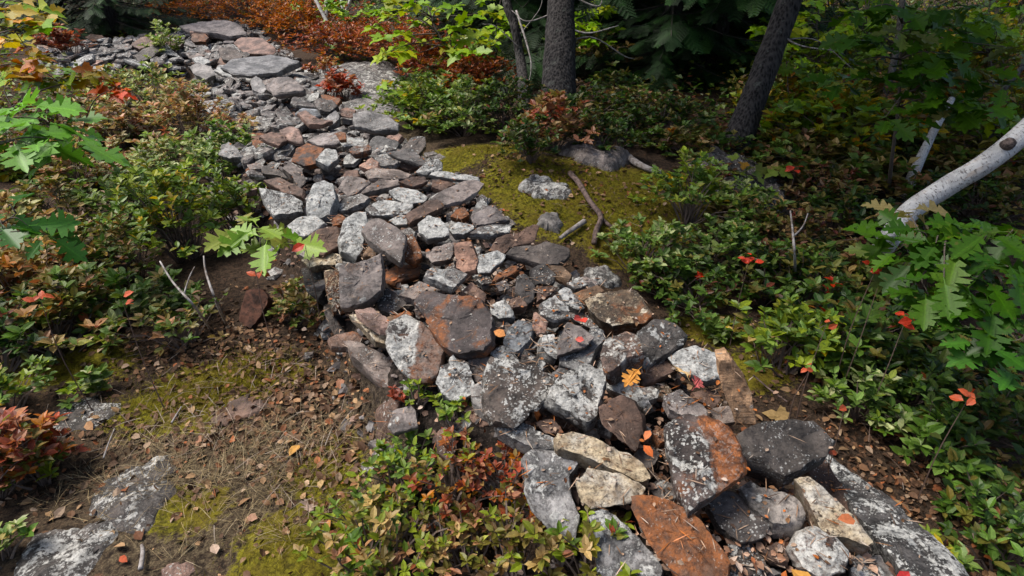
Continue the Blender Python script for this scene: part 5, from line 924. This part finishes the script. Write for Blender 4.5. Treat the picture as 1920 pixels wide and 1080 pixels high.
# spruces with skirts to the ground
def spray(): # one flat needle spray, unit length
    v, f = [], []
    def needle_row(a, b, n, l, w):
        d = b - a; d_ = d / np.linalg.norm(d); s = np.array((-d_[1], d_[0], 0))
        for k in range(n):
            p = a + d * (k + .5) / n
            for sg in (1, -1):
                q = p + (s * sg * .8 + d_ * .6) * l * (1 - .3 * k / n) + np.array((0, 0, .15 * l)); i = len(v)
                v.extend([p - d_ * w, p + d_ * w, q]); f.append((i, i + 1, i + 2))
    A = np.array((0., 0, 0)); B = np.array((1., 0, -.08)); needle_row(A, B, 14, .07, .016)
    for k in range(7):
        t = .12 + .12 * k; p = A + (B - A) * t; l = .42 * (1 - .75 * t)
        for sg in (1, -1): needle_row(p, p + np.array((l * .75, sg * l * .7, -.06 * l * 2)), 7, .065, .016)
    return np.array(v), f
SPRAY = spray()
def spruce_meshes(seed, H, Rb, n):
    rng = np.random.default_rng(seed); lb, sb, tb = MB(), MB(), MB()
    tube(tb, curve([(0, 0, -.1), (.02, 0, H * .5), (0, .02, H)], 20), np.linspace(.11, .01, 20), 10, .08, seed)
    z = np.sort(.12 + (H - .3) * rng.random(n) ** 1.5); a = np.arange(n) * 2.399 + rng.normal(0, .3, n); ln = Rb * (1 - z / H) * rng.uniform(.7, 1.1, n) + .15
    Ms, Ps, Cs = [], [], []
    for i in range(n):
        d = np.array((math.cos(a[i]), math.sin(a[i]), -.12 - .25 * rng.random())); b = np.array((0, 0, z[i])); m = b + d * ln[i] * .55; t = b + d * ln[i] + np.array((0, 0, .10 * ln[i]))
        pts = curve([b, m, t], 7); tube(sb, pts, np.linspace(.012, .003, 7), 3, cap=False)
        k = 5 + int(ln[i] * 17); tt = np.linspace(.12, 1, k); q = b + np.outer(tt, t - b) + np.outer(np.sin(tt * 3.14), (0, 0, -.04 * ln[i])); az = a[i] + np.where(np.arange(k) % 2, 1, -1) * rng.uniform(.35, .95, k); az[-1] = a[i]
        dd = np.stack([np.cos(az), np.sin(az), -.25 - .4 * rng.random(k)], 1); L = rng.uniform(.12, .23, k) * (.7 + .3 * min(ln[i], 1.5))
        Ms.append(frames(dd, np.tile((0, 0, 1.), (k, 1)) + rng.normal(0, .2, (k, 3))) * L[:, None, None]); Ps.append(q); Cs.append(pick(rng, CON, k))
    lb.inst(*SPRAY, np.concatenate(Ms), np.concatenate(Ps), np.concatenate(Cs))
    sb.c = [np.tile((.05, .042, .038, 1), (len(v), 1)) for v in sb.v]
    return tb.mesh('trunk', smooth=True), sb.mesh('branches'), lb.mesh('needles')
SPR = [spruce_meshes(41, 5.2, 1.5, 150), spruce_meshes(42, 4.2, 1.2, 120)]
def spruce(g, k, sc, rot, label):
    o = empty('spruce_tree', g, label, 'tree', 'spruces'); o.rotation_euler = (0, 0, rot); o.scale = (sc, sc, sc)
    for nm, me, mt in zip(('trunk', 'branches', 'needles'), SPR[k], (M_BARK, M_STEM, M_NEEDLE)):
        c = bpy.data.objects.new(nm, me); COL.objects.link(c); c.parent = o
        if not me.materials: me.materials.append(mt)
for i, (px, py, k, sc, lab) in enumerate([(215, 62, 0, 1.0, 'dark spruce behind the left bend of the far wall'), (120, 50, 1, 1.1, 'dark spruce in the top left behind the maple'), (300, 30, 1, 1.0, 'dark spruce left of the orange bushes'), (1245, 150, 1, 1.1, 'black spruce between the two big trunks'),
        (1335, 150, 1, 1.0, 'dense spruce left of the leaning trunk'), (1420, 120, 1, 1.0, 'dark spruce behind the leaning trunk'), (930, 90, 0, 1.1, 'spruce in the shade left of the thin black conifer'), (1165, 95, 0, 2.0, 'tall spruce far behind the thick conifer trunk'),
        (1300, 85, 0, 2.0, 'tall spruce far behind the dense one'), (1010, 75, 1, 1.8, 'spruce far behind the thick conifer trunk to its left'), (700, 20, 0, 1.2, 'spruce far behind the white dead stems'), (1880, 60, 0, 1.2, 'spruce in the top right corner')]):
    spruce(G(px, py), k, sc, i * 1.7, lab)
# leafy understory bushes behind, each its own
US = [(1500, 330, .45, .35, 'olive'), (1560, 300, .5, .45, 'yellow'), (1590, 355, .4, .35, 'olive'), (1500, 250, .5, .5, 'yellow'), (1590, 250, .55, .5, 'mix'), (1790, 300, .5, .5, 'olive'), (1860, 340, .5, .45, 'mix'), (1900, 270, .6, .5, 'yellow'), (1460, 210, .5, .4, 'olive'),
      (1540, 200, .6, .6, 'bright'), (1640, 220, .6, .6, 'olive'), (1800, 190, .6, .7, 'yellow'), (1840, 220, .7, .7, 'mix'), (1500, 140, .7, .7, 'yellow'), (1600, 130, .8, .8, 'green'), (1720, 130, .8, .8, 'bright'), (1840, 120, .9, .8, 'yellow'), (1410, 130, .7, .6, 'yellow'), (1550, 60, 1.0, .9, 'bright'), (1680, 50, 1.1, .9, 'olive'),
      (1800, 40, 1.1, 1.0, 'green'), (1100, 140, .6, .5, 'olive'), (1160, 60, .9, .7, 'yellow'), (900, 140, .6, .5, 'green'), (780, 60, .9, .8, 'bright'), (680, 40, 1.0, .8, 'green'), (860, 60, .8, .8, 'green'), (960, 60, .8, .7, 'mix'), (1060, 50, .9, .7, 'bright'), (1250, 60, .9, .6, 'olive'), (1400, 50, 1.0, .8, 'bright'), (580, 12, 1.3, .9, 'olive'), (60, 60, .7, .5, 'olive'), (760, 12, 1.3, 1.0, 'green'), (880, 10, 1.2, .9, 'yellow')]
WHERE = {'olive': 'dusky olive', 'yellow': 'golden green', 'mix': 'russet green', 'green': 'plain green', 'bright': 'light green'}
def where(px, py):
    x = 'at the right border' if px > 1830 else 'above the bending birch' if px > 1700 else 'behind the slender oak stem' if px > 1570 else 'right of the leaning trunk' if px > 1440 else 'behind the leaning trunk' if px > 1330 else 'between the big trunks' if px > 1080 else 'near the thick trunk' if px > 930 else 'behind the yellow green maple' if px > 720 else 'behind the white dead stems' if px > 500 else 'behind the orange maple'
    return x + (', farthest back' if py < 70 else ', far back' if py < 160 else ', halfway back' if py < 260 else ', near the front')
for i, (px, py, r, h, mix) in enumerate(US):
    shrub(G(px, py), r, h, mix, 700 + i, f'{WHERE[mix]} understory bush {where(px, py)}', name='understory_bush', leaf=.07, twigs=150, per=9, tmpl=DIAW, group='understory bushes under the trees', cat='bush')
# the carpet of ground plants far among the trees
def undergrowth(n):
    rng = np.random.default_rng(8); lb = MB()
    y = 4.2 + 26 * rng.random(n * 3) ** 1.7; x = rng.uniform(-1.0, 1.0, n * 3) * (y * .95 + 1); d = np.maximum(sdist(x, y, WALL), sdist(x, y, BEND))
    cl = noise2(x, y, 1.1, 21, 3); ok = (d < -.35) & (cl > -.25) & ~((x < 1.4) & (x > -2.2) & (y < 8)); x, y = x[ok][:n], y[ok][:n]; n = len(x)
    z = gheight(x, y) + rng.random(n) ** 1.5 * (.28 + .25 * noise2(x, y, .8, 22, 2)).clip(.05, .6)
    a = rng.random(n) * 6.283; D = np.stack([np.cos(a), np.sin(a), rng.normal(.1, .4, n)], 1); L = rng.uniform(.035, .075, n) * (1 + y * .03)
    M = frames(D, np.tile((0, 0, 1.), (n, 1)) + rng.normal(0, .45, (n, 3))) * L[:, None, None]
    mixf = np.where(noise2(x, y, .6, 23, 2)[:, None] > 0, pick(rng, MIXES['yellow'] + [(OLV, 3), (GRN, 4), (BRN, 1)], n), pick(rng, MIXES['dark'] + [(BRN, 1.5), (DRD, .3)], n))
    lb.inst(*DIAW, M, np.stack([x, y, z], 1), mixf); tag(lb.build('undergrowth', M_LEAF), 'leafy ground cover between the trees behind the wall', 'ground cover', kind='stuff')
undergrowth(52000)

# ------------------------------------------------------------------ ledges, branches, litter
def ledge(label, px, hgt, kind, ov, seed, tilt=0.0):    # bedrock swelling out of the soil, its edge sinking into it
    w_ = np.array([G(x, y) for x, y in px]); c = w_.mean(0); q = (w_ - c)[:, :2]; ang = np.arctan2(q[:, 1], q[:, 0]); o_ = np.argsort(ang); ang = ang[o_]; rr = np.hypot(*q.T)[o_]
    nt_, nr = 96, 26; th = np.arange(nt_) * 6.283 / nt_; R_ = np.interp(th, np.concatenate([ang - 6.283, ang, ang + 6.283]), np.tile(rr, 3)) * (1.12 + .22 * noise3(np.stack([np.cos(th) * 2.2, np.sin(th) * 2.2, th * 0 + seed], 1)) + .10 * noise3(np.stack([np.cos(th) * 6, np.sin(th) * 6, th * 0 + seed], 1))); t = (np.arange(nr) + 1) / nr
    X = np.concatenate([[c[0]], (c[0] + np.outer(t, R_ * np.cos(th))).ravel()]); Y = np.concatenate([[c[1]], (c[1] + np.outer(t, R_ * np.sin(th))).ravel()]); T = np.concatenate([[0], np.repeat(t, nt_)])
    lay = np.floor((noise2(X, Y, 5, seed, 3) + 1) * 3) / 3 - 1
    Z = gheight(X, Y, True) + (max(hgt - .03, 0) + .010) * (1 - T ** 5) + lay * (.004 + max(hgt - .03, 0) * .3) + noise2(X, Y, 16, seed + 3, 4) * (.003 + hgt * .06) - .035 * T ** 10
    V = np.stack([X, Y, Z], 1); mb = MB(); j = np.arange(nt_); j2 = (j + 1) % nt_; F = [np.stack([1 + k * nt_ + j, 1 + (k + 1) * nt_ + j, 1 + (k + 1) * nt_ + j2, 1 + k * nt_ + j2], 1) for k in range(nr - 1)]
    mb.addk(V, np.concatenate(F)); mb.f.setdefault(3, []).append(np.stack([np.zeros(nt_, int), 1 + j, 1 + j2], 1))
    o = mb.build('bedrock_outcrop', M_ROCK, origin=c, smooth=True, colors=False); o.data.set_sharp_from_angle(angle=R(28)); o.color = (*KIND[kind][0], 1)
    for a, b in zip(('lichen', 'rust', 'black', 'warm'), (*ov, .1)): o[a] = float(b)
    tag(o, label, 'rock ledge', 'bedrock showing through the soil')
ledge('pale lichened bedrock showing in the bottom left corner', [(30, 1060), (60, 1000), (130, 985), (210, 985), (200, 1040), (140, 1085), (60, 1100)], .03, 'D', (.62, .0, .5), 901)
ledge('lichened bedrock patch left of the dry grass', [(170, 960), (200, 900), (270, 870), (320, 850), (345, 870), (310, 900), (315, 950), (260, 1000), (200, 990)], .03, 'D', (.58, .1, .55), 902)
ledge('dark bedrock with grey flecks under the small sprout on the left', [(80, 790), (120, 755), (200, 750), (215, 780), (150, 810), (100, 815)], .02, 'D', (.5, .0, .4), 903)
ledge('smooth brown flat stone flush with the soil left of the wall', [(392, 785), (420, 760), (490, 748), (505, 758), (450, 785), (410, 798)], .02, 'B', (.05, .1, .1), 904)
ledge('dark lichened ledge at the foot of the leaning trunk', [(1300, 325), (1330, 300), (1390, 315), (1450, 350), (1500, 385), (1480, 410), (1400, 400), (1340, 360)], .14, 'D', (.5, .0, .45), 905, .1)
ledge('pale grey stone half sunk in the moss left of the fallen branch', [(975, 350), (990, 335), (1040, 345), (1068, 350), (1060, 368), (1010, 372), (985, 365)], .05, 'W', (.7, .0, .2), 906)
ledge('grey layered stone in the moss beside the brown leaning slab', [(1010, 410), (1025, 400), (1052, 410), (1056, 425), (1030, 437), (1014, 428)], .06, 'G', (.45, .0, .1), 907)
ledge('low grey stone in the moss right of the large dark oval slab', [(1095, 510), (1120, 503), (1150, 515), (1165, 530), (1130, 538), (1105, 525)], .05, 'G', (.6, .0, .3), 908)
ledge('pale weathered ledge behind the upper wall below the red bushes', [(600, 130), (660, 120), (740, 150), (760, 175), (700, 195), (650, 180)], .10, 'W', (.6, .0, .3), 909, .05)
ledge('grey ledge right of the upper wall next to the flat topped block', [(650, 195), (690, 180), (730, 200), (740, 215), (700, 212)], .08, 'G', (.5, .0, .3), 910)
ledge('grey stones pile half hidden at the back of the moss', [(1090, 305), (1120, 285), (1160, 292), (1165, 310), (1130, 318)], .12, 'V', (.2, .0, .1), 911)
ledge('small dark ledge right of the forked stem', [(1530, 415), (1560, 400), (1620, 410), (1610, 425), (1560, 430)], .10, 'D', (.3, .0, .3), 912)
ledge('brown stone chunk on the soil at the foot of the wall', [(700, 775), (728, 765), (748, 790), (745, 815), (728, 822), (708, 800)], .06, 'B', (.25, .3, .1), 913)
ledge('tan flat stone at the bottom edge on the dry grass', [(300, 1070), (340, 1055), (375, 1062), (350, 1090), (310, 1095)], .03, 'P', (.2, .1, .1), 914)
def stick(name, label, pts, r, mat, forks=(), lift=.02):
    q = np.array([G(x, y) + (0, 0, lift) for x, y in pts]); mb = MB(); o0 = q[0]; tube(mb, curve(q, 18), np.linspace(r, r * .7, 18), 7, .14, int(q[0, 0] * 100) % 97)
    for f, fr in forks: k = np.array([G(x, y) + (0, 0, lift * .6) for x, y in f]); tube(mb, curve(k, 10), np.linspace(fr, fr * .5, 10), 6, .14, 3)
    return tag(mb.build(name, mat, origin=o0, smooth=True, colors=False), label, 'branch')
stick('fallen_branch', 'forked fallen branch lying on the moss right of the wall', [(1068, 333), (1085, 352), (1104, 385), (1126, 415), (1118, 440), (1113, 466)], .020, M_STICK, [([(1127, 416), (1145, 430), (1168, 442)], .013)], .03)
stick('fallen_branch', 'short grey stick on the moss left of the forked branch', [(1096, 424), (1072, 440), (1050, 456)], .016, M_DEAD, (), .03)
stick('fallen_branch', 'lichen covered pale branch on the far side of the moss', [(1165, 292), (1190, 312), (1215, 325), (1240, 332)], .028, M_DEAD, (), .03)
stick('fallen_branch', 'pale stick at the bottom edge of the dry grass', [(268, 1075), (272, 1045), (270, 1030)], .007, M_DEAD, (), .02)
stick('fallen_branch', 'thin pale stick on the soil left of the dry grass', [(200, 870), (210, 840), (220, 815)], .003, M_DEAD, (), .03)
stick('fallen_branch', 'thin dead twig among the plants at the lower right', [(1740, 800), (1790, 845), (1830, 880)], .004, M_DEAD, (), .08)
stick('fallen_branch', 'thin twig beside the standing tan stone', [(1408, 722), (1440, 750), (1470, 772)], .004, M_STICK, (), .05)
stick('fallen_branch', 'small pale stick left of the wall foot', [(325, 800), (334, 785), (343, 770)], .004, M_DEAD, (), .02)
rw = np.array([G(450, 620), G(470, 580), G(500, 575), G(512, 590), G(490, 615), G(470, 628)]); rw[:, 2] = rw[:, 2].mean() + .07
_o = rock_obj(rw, np.array((.2, -.5, 1.)), .12, 950, 'B', (.0, .1, .1), 'dark reddish chunk of rotten wood on the bare soil left of the wall', name='rotten_wood', group=''); _o['category'] = 'wood'
_o.data.materials.clear(); _o.data.materials.append(M_ROT)
def bare_stem(label, pts, r, forks=()):
    o0 = pts[0]; mb = MB(); tube(mb, curve(np.asarray(pts), 16), np.linspace(r, r * .5, 16), 6, .1, 5)
    for f in forks: tube(mb, curve(np.asarray(f), 8), np.linspace(r * .6, r * .3, 8), 5)
    tag(mb.build('bare_stem', M_DEAD, origin=o0, smooth=True, colors=False), label, 'stem')
s0 = G(1492, 545); bare_stem('bare forked stem standing among the brown green shrub on the right bank', [s0, Pd(1490, 480, 2.7), Pd(1486, 430, 2.75), Pd(1482, 395, 2.8)], .008, [[Pd(1486, 445, 2.74), Pd(1505, 425, 2.76), Pd(1515, 400, 2.8)]])
s1 = G(425, 610); bare_stem('right one of two bare pale stems under the yellow green shrub', [s1, Pd(405, 565, 2.05), Pd(386, 510, 2.12), Pd(382, 480, 2.15)], .0055)
s2 = G(396, 620); bare_stem('left one of two bare pale stems under the yellow green shrub', [s2, Pd(365, 575, 2.05), Pd(325, 530, 2.1), Pd(300, 490, 2.15)], .0055, [[Pd(345, 552, 2.07), Pd(355, 520, 2.1), Pd(365, 500, 2.12)]])
# fallen leaves one can pick out
def fallen(px, py, L, col, tm, label, lift=.015, cat='fallen leaf', on=None):
    rng = np.random.default_rng(int(px * 7 + py)); p = G(px, py)
    if on is not None: p = P(px, py, on)
    p = p + (0, 0, lift); mb = MB(); a = rng.random() * 6.28
    M = frames(np.array([[math.cos(a), math.sin(a), rng.normal(0, .15)]]), np.array([[rng.normal(0, .25), -.35 + rng.normal(0, .2), 1.]])) * L
    mb.inst(*tm, M, p[None], np.array([col])); tag(mb.build('fallen_leaf', M_LITTER, origin=p), label, cat, 'single fallen leaves')
LO, LT, LR = (.42, .20, .06), (.40, .27, .17), (.55, .05, .03)
for a in [(563, 840, .055, (.48, .25, .06), OVALW, 'golden brown leaf on the dry grass left of the wall foot'), (165, 797, .05, (.36, .20, .10), OVALW, 'tan curled leaf on the dark bedrock at the left'), (380, 833, .055, (.30, .15, .09), OVALW, 'brown leaf right of the pale bedrock'), (580, 970, .075, (.34, .25, .20), OAK, 'pale curled leaf near the bottom of the dry grass'),
          (485, 978, .04, (.36, .20, .13), OVALW, 'pinkish brown leaf in the dry grass'), (408, 1045, .04, (.45, .33, .25), OVALW, 'pale pink leaf at the bottom left'), (618, 980, .045, LO, OVALW, 'orange tan leaf beside the pale curled one'), (228, 1050, .03, (.40, .08, .03), OVALW, 'small red leaf on the bottom left bedrock'),
          (640, 715, .05, (.30, .14, .08), OVALW, 'rusty flat leaf at the foot of the wall'), (1475, 790, .09, (.27, .18, .07), MAPLE, 'tan maple leaf on the soil behind the big dark boulder'), (1888, 1050, .10, (.30, .17, .05), OAK, 'brown oak leaf in the lower right corner'), (605, 905, .035, (.40, .27, .12), OVALW, 'small tan leaf on the moss left of the bottom shrubs')]: fallen(*a)
for a in [(1197, 700, .075, (.50, .22, .04), OAK, 'orange oak leaf in the gap above the narrow white and black stone'), (1288, 715, .08, (.50, .34, .16), OAK, 'yellow tan oak leaf in the hollow beside the white lichened stone'), (1300, 735, .06, (.50, .12, .12), OAK, 'pink leaf just below the yellow tan oak leaf'), (722, 498, .09, (.48, .27, .05), OVALW, 'golden leaf between the slate triangle and the orange flat stone'),
          (1097, 612, .05, LR, OVALW, 'bright red leaf on the grey wedge'), (1075, 606, .04, (.42, .06, .05), OVALW, 'dark red leaf at the back of the grey wedge'), (1095, 645, .03, (.5, .09, .07), OVALW, 'small red leaf at the front of the grey wedge'), (948, 637, .045, (.48, .2, .06), OVALW, 'orange leaf right of the large rounded slab'),
          (1205, 843, .035, (.55, .13, .03), OVALW, 'bright orange leaf beside the small dark square stone'), (1218, 815, .03, (.5, .16, .06), OVALW, 'orange leaf beside the tiny orange brown stone'), (1600, 985, .04, (.42, .13, .05), OVALW, 'long orange leaf stuck at the pointed patched slab'), (1480, 1075, .07, (.5, .25, .05), OVALW, 'orange sliver of leaf near the bottom edge'), (1700, 1080, .04, (.35, .02, .02), OVALW, 'dark red leaf at the bottom edge near the edge boulder')]:
    fallen(*a, on=.57 if a[1] < 1000 else .5)
# scarlet leaves standing out on the right bank
def sprig(label, c, n, L, col, seed):
    rng = np.random.default_rng(seed); b = np.array((c[0], c[1], gz(c[0], c[1]))); o = empty('red_leaved_sprig', b, label, 'sprig', 'red sprigs on the right bank'); sb, lb = MB(), MB(); t = np.asarray(c) - b
    tube(sb, curve([(0, 0, 0), t * .5 + rng.normal(0, .02, 3), t], 8), np.linspace(.003, .0012, 8), 4); sb.c = [np.tile((.15, .1, .08, 1), (len(v), 1)) for v in sb.v]
    a = rng.random(n) * 6.28; d = np.stack([np.cos(a), np.sin(a) * .7, rng.uniform(-.4, .8, n)], 1); M = frames(d, np.tile((0, -.6, 1.), (n, 1)) + rng.normal(0, .3, (n, 3))) * (L * rng.uniform(.8, 1.2, n))[:, None, None]
    lb.inst(*OVALW, M, t + rng.normal(0, .012, (n, 3)), np.clip(np.tile(col, (n, 1)) * rng.uniform(.8, 1.2, (n, 1)), 0, 1)); sb.build('stem', M_STEM, o); lb.build('leaves', M_LEAF, o)
for i, (x, y, d, n, L, lab) in enumerate([(1642, 505, 2.1, 6, .045, 'cluster of scarlet leaves left of the big oak branch'), (1645, 541, 2.1, 1, .045, 'single round scarlet leaf below the scarlet cluster'), (1700, 595, 2.0, 6, .05, 'red leaves under the edge of the oak branch'), (1405, 488, 2.4, 7, .04, 'red sprig among the shrubs in the middle of the right bank'), (1550, 607, 2.0, 2, .035, 'small red leaves in the glossy green shrub'),
        (1520, 690, 1.9, 3, .036, 'orange red leaves near the light green shrub'), (1583, 766, 1.6, 1, .038, 'single orange leaf above the shrub right of the dark boulder'), (1820, 740, 1.7, 4, .045, 'dull red leaves in the shade at the lower right'), (1555, 850, 1.6, 2, .03, 'tiny orange leaves above the dead leaves at the lower right'), (1490, 315, 3.8, 4, .07, 'scarlet leaf spray right of the round leaved seedling'), (480, 510, 2.3, 3, .06, 'orange red drooping leaves under the oak seedling'), (572, 460, 2.4, 1, .07, 'red tipped leaf beside the brown striped stone'), (75, 560, 2.0, 4, .045, 'orange red leaves at the left border'), (230, 565, 2.0, 3, .04, 'orange red leaves in the left thicket')]):
    sprig(lab, Pd(x, y, d), n, L * .8, (.62, .055, .022) if i in (0, 1, 2, 3, 9, 11) else (.5, .10, .04), 60 + i)
# litter, dry grass and moss: nobody could count them
def scatter(name, label, cat, regs, n, tmpl, size, mix, mat, seed, flat=.25, up=0.0, onwall=False, lift=.004, pw=1.0, tuft=0):
    rng = np.random.default_rng(seed); X = []
    for px, py, rx, ry, wgt in regs:
        c = G(px, py); k = int(n * wgt); X.append(np.stack([c[0] + rng.normal(0, rx * .6, k), c[1] + rng.normal(0, ry * .6, k)], 1))
    X = np.concatenate(X); d = sdist(X[:, 0], X[:, 1], WALL); X = X[(d > -9) if onwall else (d < .02)]; n = len(X)
    if tuft:
        k = rng.integers(0, max(1, n // tuft), n); off = rng.normal(0, .022, (n, 2)); X = X[k] + off
    z = gheight(X[:, 0], X[:, 1]) + lift + rng.random(n) * lift; a = rng.random(n) * 6.283
    if tuft: a = np.arctan2(off[:, 1], off[:, 0]) + rng.normal(0, .6, n)
    D = np.stack([np.cos(a), np.sin(a), up + rng.normal(0, flat, n)], 1); L = size * rng.uniform(.5, 1.4, n) ** pw
    M = frames(D, np.tile((0, 0, 1.), (n, 1)) + rng.normal(0, flat * 1.6, (n, 3))) * L[:, None, None]; mb = MB(); mb.inst(*tmpl, M, np.concatenate([X, z[:, None]], 1), pick(rng, mix, n)); tag(mb.build(name, mat), label, cat, kind='stuff')
DEADMIX = [((.15, .085, .05), 4), ((.085, .05, .032), 5), ((.30, .20, .12), 2.5), ((.07, .04, .025), 3), ((.36, .27, .20), 1), ((.26, .10, .05), 1)]
BL = (np.array([(0, .018, 0), (0, -.018, 0), (.5, .014, .06), (.5, -.014, .06), (1, 0, -.02)]), [(0, 1, 3, 2), (2, 3, 4)])
BLN = (BL[0] * (1, .45, 1), BL[1])
scatter('leaf_litter', 'small dead leaves and bits of bark covering the forest floor', 'leaf litter', [(450, 650, .5, .25, .18), (300, 850, .6, .3, .14), (550, 750, .3, .25, .14), (650, 850, .25, .3, .1), (1600, 850, .5, .5, .14), (1750, 950, .3, .3, .1), (1450, 650, .6, .4, .06), (1200, 400, .8, .5, .10), (1050, 330, .5, .3, .07), (250, 620, .7, .4, .08), (900, 1000, .3, .3, .08), (1050, 300, 1.2, .6, .04)], 6500, OVALW, .024, DEADMIX, M_LITTER, 31, .4, pw=1.6)
scatter('wall_litter', 'dry leaf scraps and needles caught between the wall stones', 'leaf litter', [(1150, 800, .45, .3, .3), (1400, 1000, .3, .2, .25), (1000, 600, .5, .3, .25), (800, 450, .5, .5, .2)], 2600, OVALW, .024, [((.36, .25, .19), 4), ((.22, .13, .09), 3), ((.42, .34, .29), 2), ((.35, .12, .05), 1)], M_LITTER, 32, .5, onwall=True, lift=.03)
scatter('dry_grass', 'straw coloured dead grass and needles on the bare ground left of the wall', 'dry grass', [(430, 880, .55, .22, .3), (540, 830, .35, .18, .22), (570, 950, .4, .2, .18), (330, 1040, .35, .14, .16), (640, 780, .25, .15, .08), (240, 840, .3, .15, .06), (500, 1040, .25, .08, .12), (640, 800, .2, .12, .08)], 2600, BLN, .065, [((.34, .27, .16), 4), ((.26, .20, .12), 4), ((.42, .36, .25), 2), ((.16, .11, .07), 2)], M_LITTER, 33, .35, .45, lift=.003, tuft=26)
scatter('fallen_twigs', 'thin dead twigs and pine needles strewn over the soil', 'twigs', [(480, 700, .4, .2, .3), (350, 800, .5, .2, .25), (560, 850, .3, .2, .2), (1120, 420, .4, .3, .15), (1650, 850, .5, .4, .1)], 420, BLN, .09, [((.30, .25, .21), 4), ((.14, .1, .08), 4), ((.4, .36, .32), 1)], M_LITTER, 34, .15, .03, lift=.012)
scatter('moss_tufts', 'yellow green moss cushions on the ground beside the wall', 'moss', [(900, 285, .42, .28, .2), (1000, 335, .35, .25, .12), (1110, 335, .45, .28, .16), (1180, 385, .4, .28, .14), (1060, 400, .3, .2, .07), (1190, 450, .25, .25, .05), (1250, 350, .35, .25, .07), (420, 720, .26, .10, .12), (330, 760, .24, .10, .08), (480, 680, .2, .08, .05), (600, 900, .12, .1, .04), (130, 690, .25, .12, .04), (560, 1020, .16, .1, .03)], 36000, BL, .026, [((.20, .18, .018), 4), ((.26, .22, .025), 3), ((.085, .08, .012), 3), ((.15, .10, .02), 1.5)], M_LITTER, 35, .5, .9, lift=.0)

def stone_litter(n):                     # needles, scraps and small leaves lying on the stones themselves
    rng = np.random.default_rng(91); T = np.concatenate(TOPS); T = T[T[:, 1] < 5.5]; p = T[rng.integers(0, len(T), n)] + rng.normal(0, .006, (n, 3)) * (1, 1, 0) + (0, 0, .004)
    a = rng.random(n) * 6.283; D = np.stack([np.cos(a), np.sin(a), rng.normal(.05, .2, n)], 1); k = rng.random(n) < .6
    S = np.where(k[:, None], np.stack([rng.uniform(.02, .055, n), np.full(n, .004), np.full(n, .004)], 1), np.stack([rng.uniform(.005, .017, n)] * 3, 1))
    M = frames(D, np.tile((0, -.1, 1.), (n, 1)) + rng.normal(0, .3, (n, 3))) * S[:, None, :]; mb = MB()
    mb.inst(*OVALW, M, p, pick(rng, [((.34, .25, .19), 4), ((.16, .09, .05), 4), ((.42, .36, .31), 2), ((.40, .14, .05), 1.2), ((.05, .035, .03), 2)], n)); tag(mb.build('stone_litter', M_LITTER), 'needles and scraps of dead leaf lying on top of the wall stones', 'leaf litter', kind='stuff')
stone_litter(2400)
